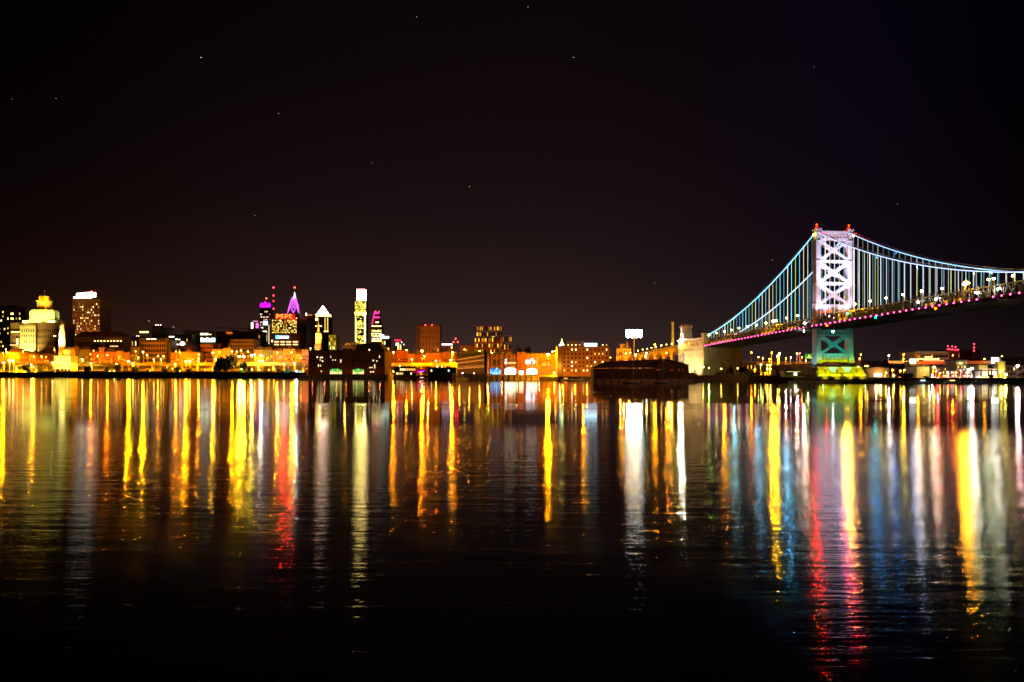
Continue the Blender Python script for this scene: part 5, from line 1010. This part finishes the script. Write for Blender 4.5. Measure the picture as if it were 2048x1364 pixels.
rr = thing('gangway', 'slanting boarding gangway at the right edge of the pier', 'gangway', (X(2030, 640), 640, 1.6)); m = MB(); m.beam((-4.5, 0, .2), (7, 0, 8.2), .3, 1.6); m.beam((-4.5, -.8, 1.3), (7, -.8, 9.3), .12, .12)
for k in range(8): m.box(-4.5+k*1.6, -4.4+k*1.6, -.85, -.75, .2+k*1.11, 1.35+k*1.11)
m.build('ramp', WHITE, rr)
for a, b, y, lb in ((1490, 1512, 727, 'orange-lit brick arches house left of the small dark barn'), (1514, 1550, 733, 'low brick sheds with orange doors behind the bushes'), (1592, 1626, 730, 'low orange warehouse hidden behind the boathouse roof')):
    B('warehouse', lb, 'warehouse', a, b, y, 860, pmat('hotel_brick', (.42, .19, .08)), 16, 2, 6, .2, ORA, plant=False)
for a, b, y, lb in ((1722, 1770, 724, 'brown warehouse row right of the bridge tower'), (1776, 1818, 729, 'low brown depot between warehouse row and ribbed block')):
    B('warehouse', lb, 'warehouse', a, b, y, 840, BRICK, 16, 2, 9, .06, ORA, plant=False)

# ------------------------------------------------------------------ boats
def sailboat(px, D, py, L, label, rz=0.):
    r = thing('sailboat', label, 'sailboat', (X(px, D), D, 0), rz, 'sailboats moored by the long shed')
    n = 9; vs = []; fs = []
    for i in range(n+1):
        t = i/n; w = 1.35*sin(pi*min(1, .12+t*.88))**.7*(1-t**6) if i < n else .03; w = max(w, .03); x = -L/2+L*t; sh = .95+.35*t*t
        vs += [(x, -w, sh), (x, -w*.75, .15), (x, 0, -.35), (x, w*.75, .15), (x, w, sh)]
    for i in range(n):
        for k in range(4): a = i*5+k; fs.append((a, a+5, a+6, a+1))
        fs.append((i*5+4, i*5+9, i*5+5, i*5))
    fs += [(0, 1, 2, 3, 4)]
    MB().add(vs, fs).build('hull', WHITE, r)
    MB().taper((-L*.15, L*.22, -.8, .8), (-L*.12, L*.14, -.6, .6), .98, 1.7).build('cabin', WHITE, r)
    h = Z(py, D); MB().cone((L*.1, 0), .10, .06, .9, h, 6).beam((L*.1, 0, h*.62), (L*.1, 1.0, h*.62), .05, .05).build('mast', WHITE, r)
    MB().beam((L*.1, 0, 2.3), (-L*.36, 0, 2.2), .16, .16).tube([(-L*.34, 0, 2.5), (-L*.1, 0, 2.62), (L*.08, 0, 2.6)], .22, 6).build('boom', WOOD, r)
    m = MB(); m.beam((L*.48, 0, 1.3), (L*.1, 0, h-.3), .03, .03); m.beam((-L*.48, 0, 1.1), (L*.1, 0, h-.1), .03, .03); m.build('rigging', POLE, r)
for px, D, py, L, lb in ((1144, 770, 741, 10, 'small orange-lit sailboat below the riverside hotel'), (1162, 765, 744, 9, 'sailboat with the shortest mast below the riverside hotel'), (1182, 755, 731, 10, 'sailboat between the hotel corner and the shed end'), (1202, 742, 722, 11, 'sailboat with the tallest mast by the shed end'), (1216, 738, 735, 9, 'sailboat just right of the tallest mast'), (1228, 700, 745, 9, 'low sailboat against the dark shed wall'), (1263, 615, 724, 11, 'sailboat with a pale mast in front of the shed middle'), (1324, 610, 722, 11, 'sailboat in front of the shed gable')):
    sailboat(px, D-14, py, L, lb, (R()-.5)*.5)
light('facade_glow', 'POINT', None, (X(1190, 725), 715, 9), 800, (1, .45, .12), .3)
def motorboat(px, D, L, label, c_=None):
    r = thing('motorboat', label, 'motorboat', (X(px, D), D, 0), 0, 'motorboats at the piers')
    MB().prism([(-L/2, .1), (L*.42, .1), (L/2, 1.5), (-L/2, 1.2)], -1.4, 1.4).build('hull', WHITE, r)
    MB().prism([(-L*.3, 1.2), (L*.2, 1.2), (L*.1, 2.5), (-L*.26, 2.6)], -1.1, 1.1).build('cabin', WHITE, r)
    MB().box(-L*.22, L*.1, -1.18, -1.1, 1.6, 2.2).build('window', emat(c_, 2.5) if c_ else GLASS, r)
    MB().cone((-L*.1, 0), .05, .04, 2.6, 4.2, 5).build('antenna', POLE, r)
motorboat(1133, 770, 9, 'motorboat with orange cabin glow below the riverside hotel', (1, .4, .05)); motorboat(845, 872, 10, 'small motorboat with pinkish cabin light off the red and blue light', (1, .45, .35)); motorboat(925, 830, 11, 'dark motorboat at the foot of the sloping boat pier')
motorboat(1846, 600, 9, 'motorboat with a cyan cabin light at the right-hand pier', (.5, .9, 1)); motorboat(1905, 600, 10, 'motorboat with orange cabin light at the right-hand pier', (1, .5, .15)); motorboat(1960, 600, 10, 'dark motorboat moored below the bright pavilion row')
# red and blue light canopy
D = 878; r = thing('lit_canopy', 'red canopy roof with a blue and violet light strip at the water', 'canopy', (X(897, D), D, 3)); c = lambda px: X(px, D)-r.location.x; z = lambda p: Z(p, D)-3
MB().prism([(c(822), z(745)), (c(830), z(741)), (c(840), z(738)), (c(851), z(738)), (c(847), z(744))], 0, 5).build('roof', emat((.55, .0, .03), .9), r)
for v in r.children: v.location.x = 0
MB().beam((c(836), -.4, z(744.6)), (c(843), -.4, z(742.8)), .7, .3).build('light_strip', emat((.6, .05, .9), 3), r); MB().beam((c(842), -.4, z(743)), (c(848), -.4, z(742.5)), .7, .3).build('light_strip', emat((.05, .08, 1), 4), r)
MB().cone((c(824), 1), .15, .15, 0, z(743), 6).cone((c(848), 4), .15, .15, 0, z(742), 6).build('post', POLE, r)
r = B('restaurant', 'low glass riverside restaurant under the yellow viaduct', 'restaurant', 788, 832, 734, 905, BROWN, 14, 2, 12, .6, [((1, .75, .3), 2.5), ((1, .55, .1), 1.5)], (.7, .5), plant=False)
r = B('boathouse', 'dark glass boathouse with bluish lights under the viaduct', 'boathouse', 856, 912, 737, 905, DARK, 14, 2, 14, .12, COOL, (.6, .5), plant=False)

# ------------------------------------------------------------------ trees and shrubs
def crown_mesh(n, seed, flat=.75):
    rd = random.Random(seed); m = MB(); cl = []
    for _ in range(9): a = rd.random()*2*pi; q = rd.random()**.6; h = rd.random(); cl.append((cos(a)*q*.62, sin(a)*q*.62, .25+h*.55, .26+.2*rd.random()))
    for _ in range(n):
        cxx, cyy, czz, cr_ = rd.choice(cl); u = rd.gauss(0, 1), rd.gauss(0, 1), rd.gauss(0, 1); l = sqrt(sum(a*a for a in u)) or 1
        q = cr_*(.55+.5*rd.random()); p = [cxx+u[0]/l*q, cyy+u[1]/l*q, czz+u[2]/l*q*flat]
        s = .035+.04*rd.random(); a = rd.random()*pi; b = rd.random()*pi
        d1 = (cos(a)*s, sin(a)*s, s*.4*cos(b)); d2 = (-sin(a)*cos(b)*s, cos(a)*cos(b)*s, sin(b)*s)
        m.add([tuple(p[i]-d1[i]-d2[i] for i in range(3)), tuple(p[i]+d1[i]-d2[i] for i in range(3)), tuple(p[i]+d1[i]+d2[i] for i in range(3)), tuple(p[i]-d1[i]+d2[i] for i in range(3))], [(0, 1, 2, 3)])
    return m
TR = []
for s in range(3):
    TR.append(crown_mesh(1500, s))
tprot = []
def tree(px, py, D, wpx, label, base=3., group='trees on the far bank'):
    h = Z(py, D)-base; w = wpx*D/F/2; r = thing('tree', label, 'tree', (X(px, D), D, base), R()*6, group)
    k = len(tprot)
    if k < 3:
        cr_ = TR[k].build('crown', LEAF, r); m = MB(); m.cone((0, 0), .055, .03, 0, .5, 8)
        for a in range(5): m.tube([(0, 0, .25+.05*a), (.22*cos(a*1.3), .22*sin(a*1.3), .45+.05*a), (.42*cos(a*1.3), .42*sin(a*1.3), .62+.04*a)], .016, 5)
        tk = m.build('trunk', BARK, r); tprot.append((cr_, tk))
    else:
        q = tprot[random.randrange(3)]; cr_, tk = q[0].copy(), q[1].copy()
        for o in (cr_, tk): col.objects.link(o); o.parent = r
    cr_.scale = tk.scale = (w, w, h/1.0)
    return r
TREES = [(57, 730, 30, 34, 'leftmost dark round tree on the quay, in front of the yellow lights'), (82, 731, 30, 22, 'dark tree just right of the leftmost pair on the quay'), (175, 730, 30, 16, 'small dark quay tree below the green-framed glass house'), (213, 734, 30, 12, 'tiny dark quay tree beside the bright yellow wall'), (238, 729, 30, 18, 'upright dark quay tree left of the double bright lamps'), (271, 732, 30, 20, 'dark quay tree right of the double bright lamps'), (295, 738, 30, 12, 'smallest quay tree below the brick grid building'),
 (330, 736, 30, 16, 'dark quay tree left of the yellow panel gap'), (354, 732, 30, 18, 'reddish dark quay tree below twin tall lamps'), (377, 735, 30, 14, 'thin dark quay tree under the brightest lamp pair'), (450, 708, 26, 50, 'largest tree, a broad dark round crown on the left quay'), (486, 724, 26, 20, 'dark tree beside the green quay lamp'), (500, 733, 24, 10, 'narrow dark sapling right of the green quay lamp'), (556, 736, 24, 12, 'small cone-shaped quay tree left of the cyan lamp'), (574, 736, 24, 12, 'small quay tree nearest the cyan lamp')]
for px, py, dd, w, lb in TREES: tree(px, py, Dq(px)+dd, w, lb)
for px, py, D, w, lb in ((1040, 694, 1050, 26, 'left half of the dark tree pair above the arched hall'), (1055, 693, 1060, 22, 'right half of the dark tree pair above the arched hall'), (740, 688, 1010, 60, 'wide dark tree mass behind the hipped roof'), (822, 697, 1130, 24, 'dark tree left of the brown slab tower'), (893, 700, 1120, 26, 'dark tree right of the brown slab tower'), (702, 703, 1060, 22, 'dark tree behind the pier hall entrance bay'),
 (1462, 732, 800, 22, 'bush-like tree at the foot of the anchorage front'), (1490, 733, 790, 28, 'dark tree between the anchorage and the brick arches'), (1512, 742, 770, 16, 'small dark tree left of the gate house'), (1600, 733, 760, 24, 'dark tree behind the boathouse'), (1772, 719, 830, 16, 'dark tree under the single white far lamp'), (1810, 724, 820, 20, 'dark tree left of the white-capped block'), (1812, 746, 655, 40, 'low broad dark tree in front of the ribbed block'), (1852, 752, 650, 14, 'dark shrub-like tree by the right pier'), (1984, 749, 640, 18, 'dark clump tree below the bright pavilion'), (1380, 745, 780, 14, 'small tree against the white-lit anchorage wall')):
    tree(px, py, D, w, lb)
# undergrowth on the bank: one uncountable mass
m = MB(); rd = random.Random(5)
for _ in range(5200):
    px = 1372+rd.random()*250; D = Dq(px)+1+rd.random()*16; hgt = 3+ (2.2+2.0*sin(px*.11)+1.6*sin(px*.043+1))*rd.random()
    x = X(px, D); s = .35+.35*rd.random(); a = rd.random()*pi; zz = max(.3, hgt)
    m.add([(x-s*cos(a), D-s*sin(a), zz-s), (x+s*cos(a), D+s*sin(a), zz-s*.7), (x+s*cos(a)*.8, D+s*sin(a)*.5, zz+s), (x-s*cos(a)*.6, D-s*sin(a), zz+s*.8)], [(0, 1, 2, 3)])
tag(m.build('undergrowth', LEAF), 'dark undergrowth along the bank below the bridge', None, kind='stuff')
strip('quay_wall', 'low dark stone bank below the anchorage and the bushes', 'quay wall', 1372, 1622, -.3, -1, 4.6, 1.5, DARK, 30)
strip('quay_wall', 'dark wharf wall of the lit right bank', 'quay wall', 1706, 2200, .5, -1, 3.3, 1.5, DARK, 40)
strip('quay_wall', 'dark wharf wall behind the sailboats', 'quay wall', 1128, 1372, -.3, -1, 3.4, 1.5, DARK, 40)
strip('quay_wall', 'dark wharf wall below the yellow viaduct', 'quay wall', 775, 968, -.3, -1, 3.6, 1.5, DARK, 40)

m = MB(); rd = random.Random(9)
for _ in range(2600):
    px = -60+rd.random()*670; D = Dq(px)+3.4+rd.random()*3; hgt = 5.8+max(0, 1.3*sin(px*.09)+1.1*sin(px*.31+2)+.5)*rd.random()
    x = X(px, D); q = .3+.4*rd.random(); a = rd.random()*pi
    m.add([(x-q*cos(a), D-q*sin(a), hgt-q), (x+q*cos(a), D+q*sin(a), hgt-q*.7), (x+q*cos(a)*.8, D+q*sin(a)*.5, hgt+q*.8), (x-q*cos(a)*.6, D-q*sin(a), hgt+q*.6)], [(0, 1, 2, 3)])
tag(m.build('undergrowth', LEAF), 'low dark shrubs along the top of the left quay wall', None, kind='stuff')

# ------------------------------------------------------------------ stars
STARS = [(402, 115, 1.0, (.8, .9, 1)), (1147, 115, .7, (.7, .8, 1)), (833, 34, .6, (.4, .5, 1)), (1056, 14, .5, (.5, .6, 1)), (112, 197, .45, (.5, .6, .7)), (557, 227, .45, (1, .7, .5)), (939, 373, .5, (.6, 1, .6)), (510, 431, .35, (.8, .4, .3)), (1309, 566, .3, (.7, .7, .7)), (1795, 408, .35, (.5, .5, .7)), (24, 198, .25, (.5, .5, .5)), (1545, 520, .3, (.6, .8, .8)), (745, 326, .2, (.5, .5, .5)), (1628, 134, .2, (.5, .5, .5))]
for i, (px, py, s, c_) in enumerate(STARS):
    D = 14000.; o = MB().ball((0, 0, 0), 4.6).build('star', emat(c_, 2.2*s+.15), None, (X(px, D), D, Z(py, D)))
    side = 'left' if px < 683 else 'middle' if px < 1365 else 'right'; hh = 'high' if py < 150 else 'halfway up' if py < 350 else 'low'
    tag(o, '%s star %s in the %s of the sky, %s from the left' % ('bright' if s > .55 else 'faint', hh, side, ordn(sorted(q[0] for q in STARS).index(px)+1)), 'star', 'stars in the night sky')
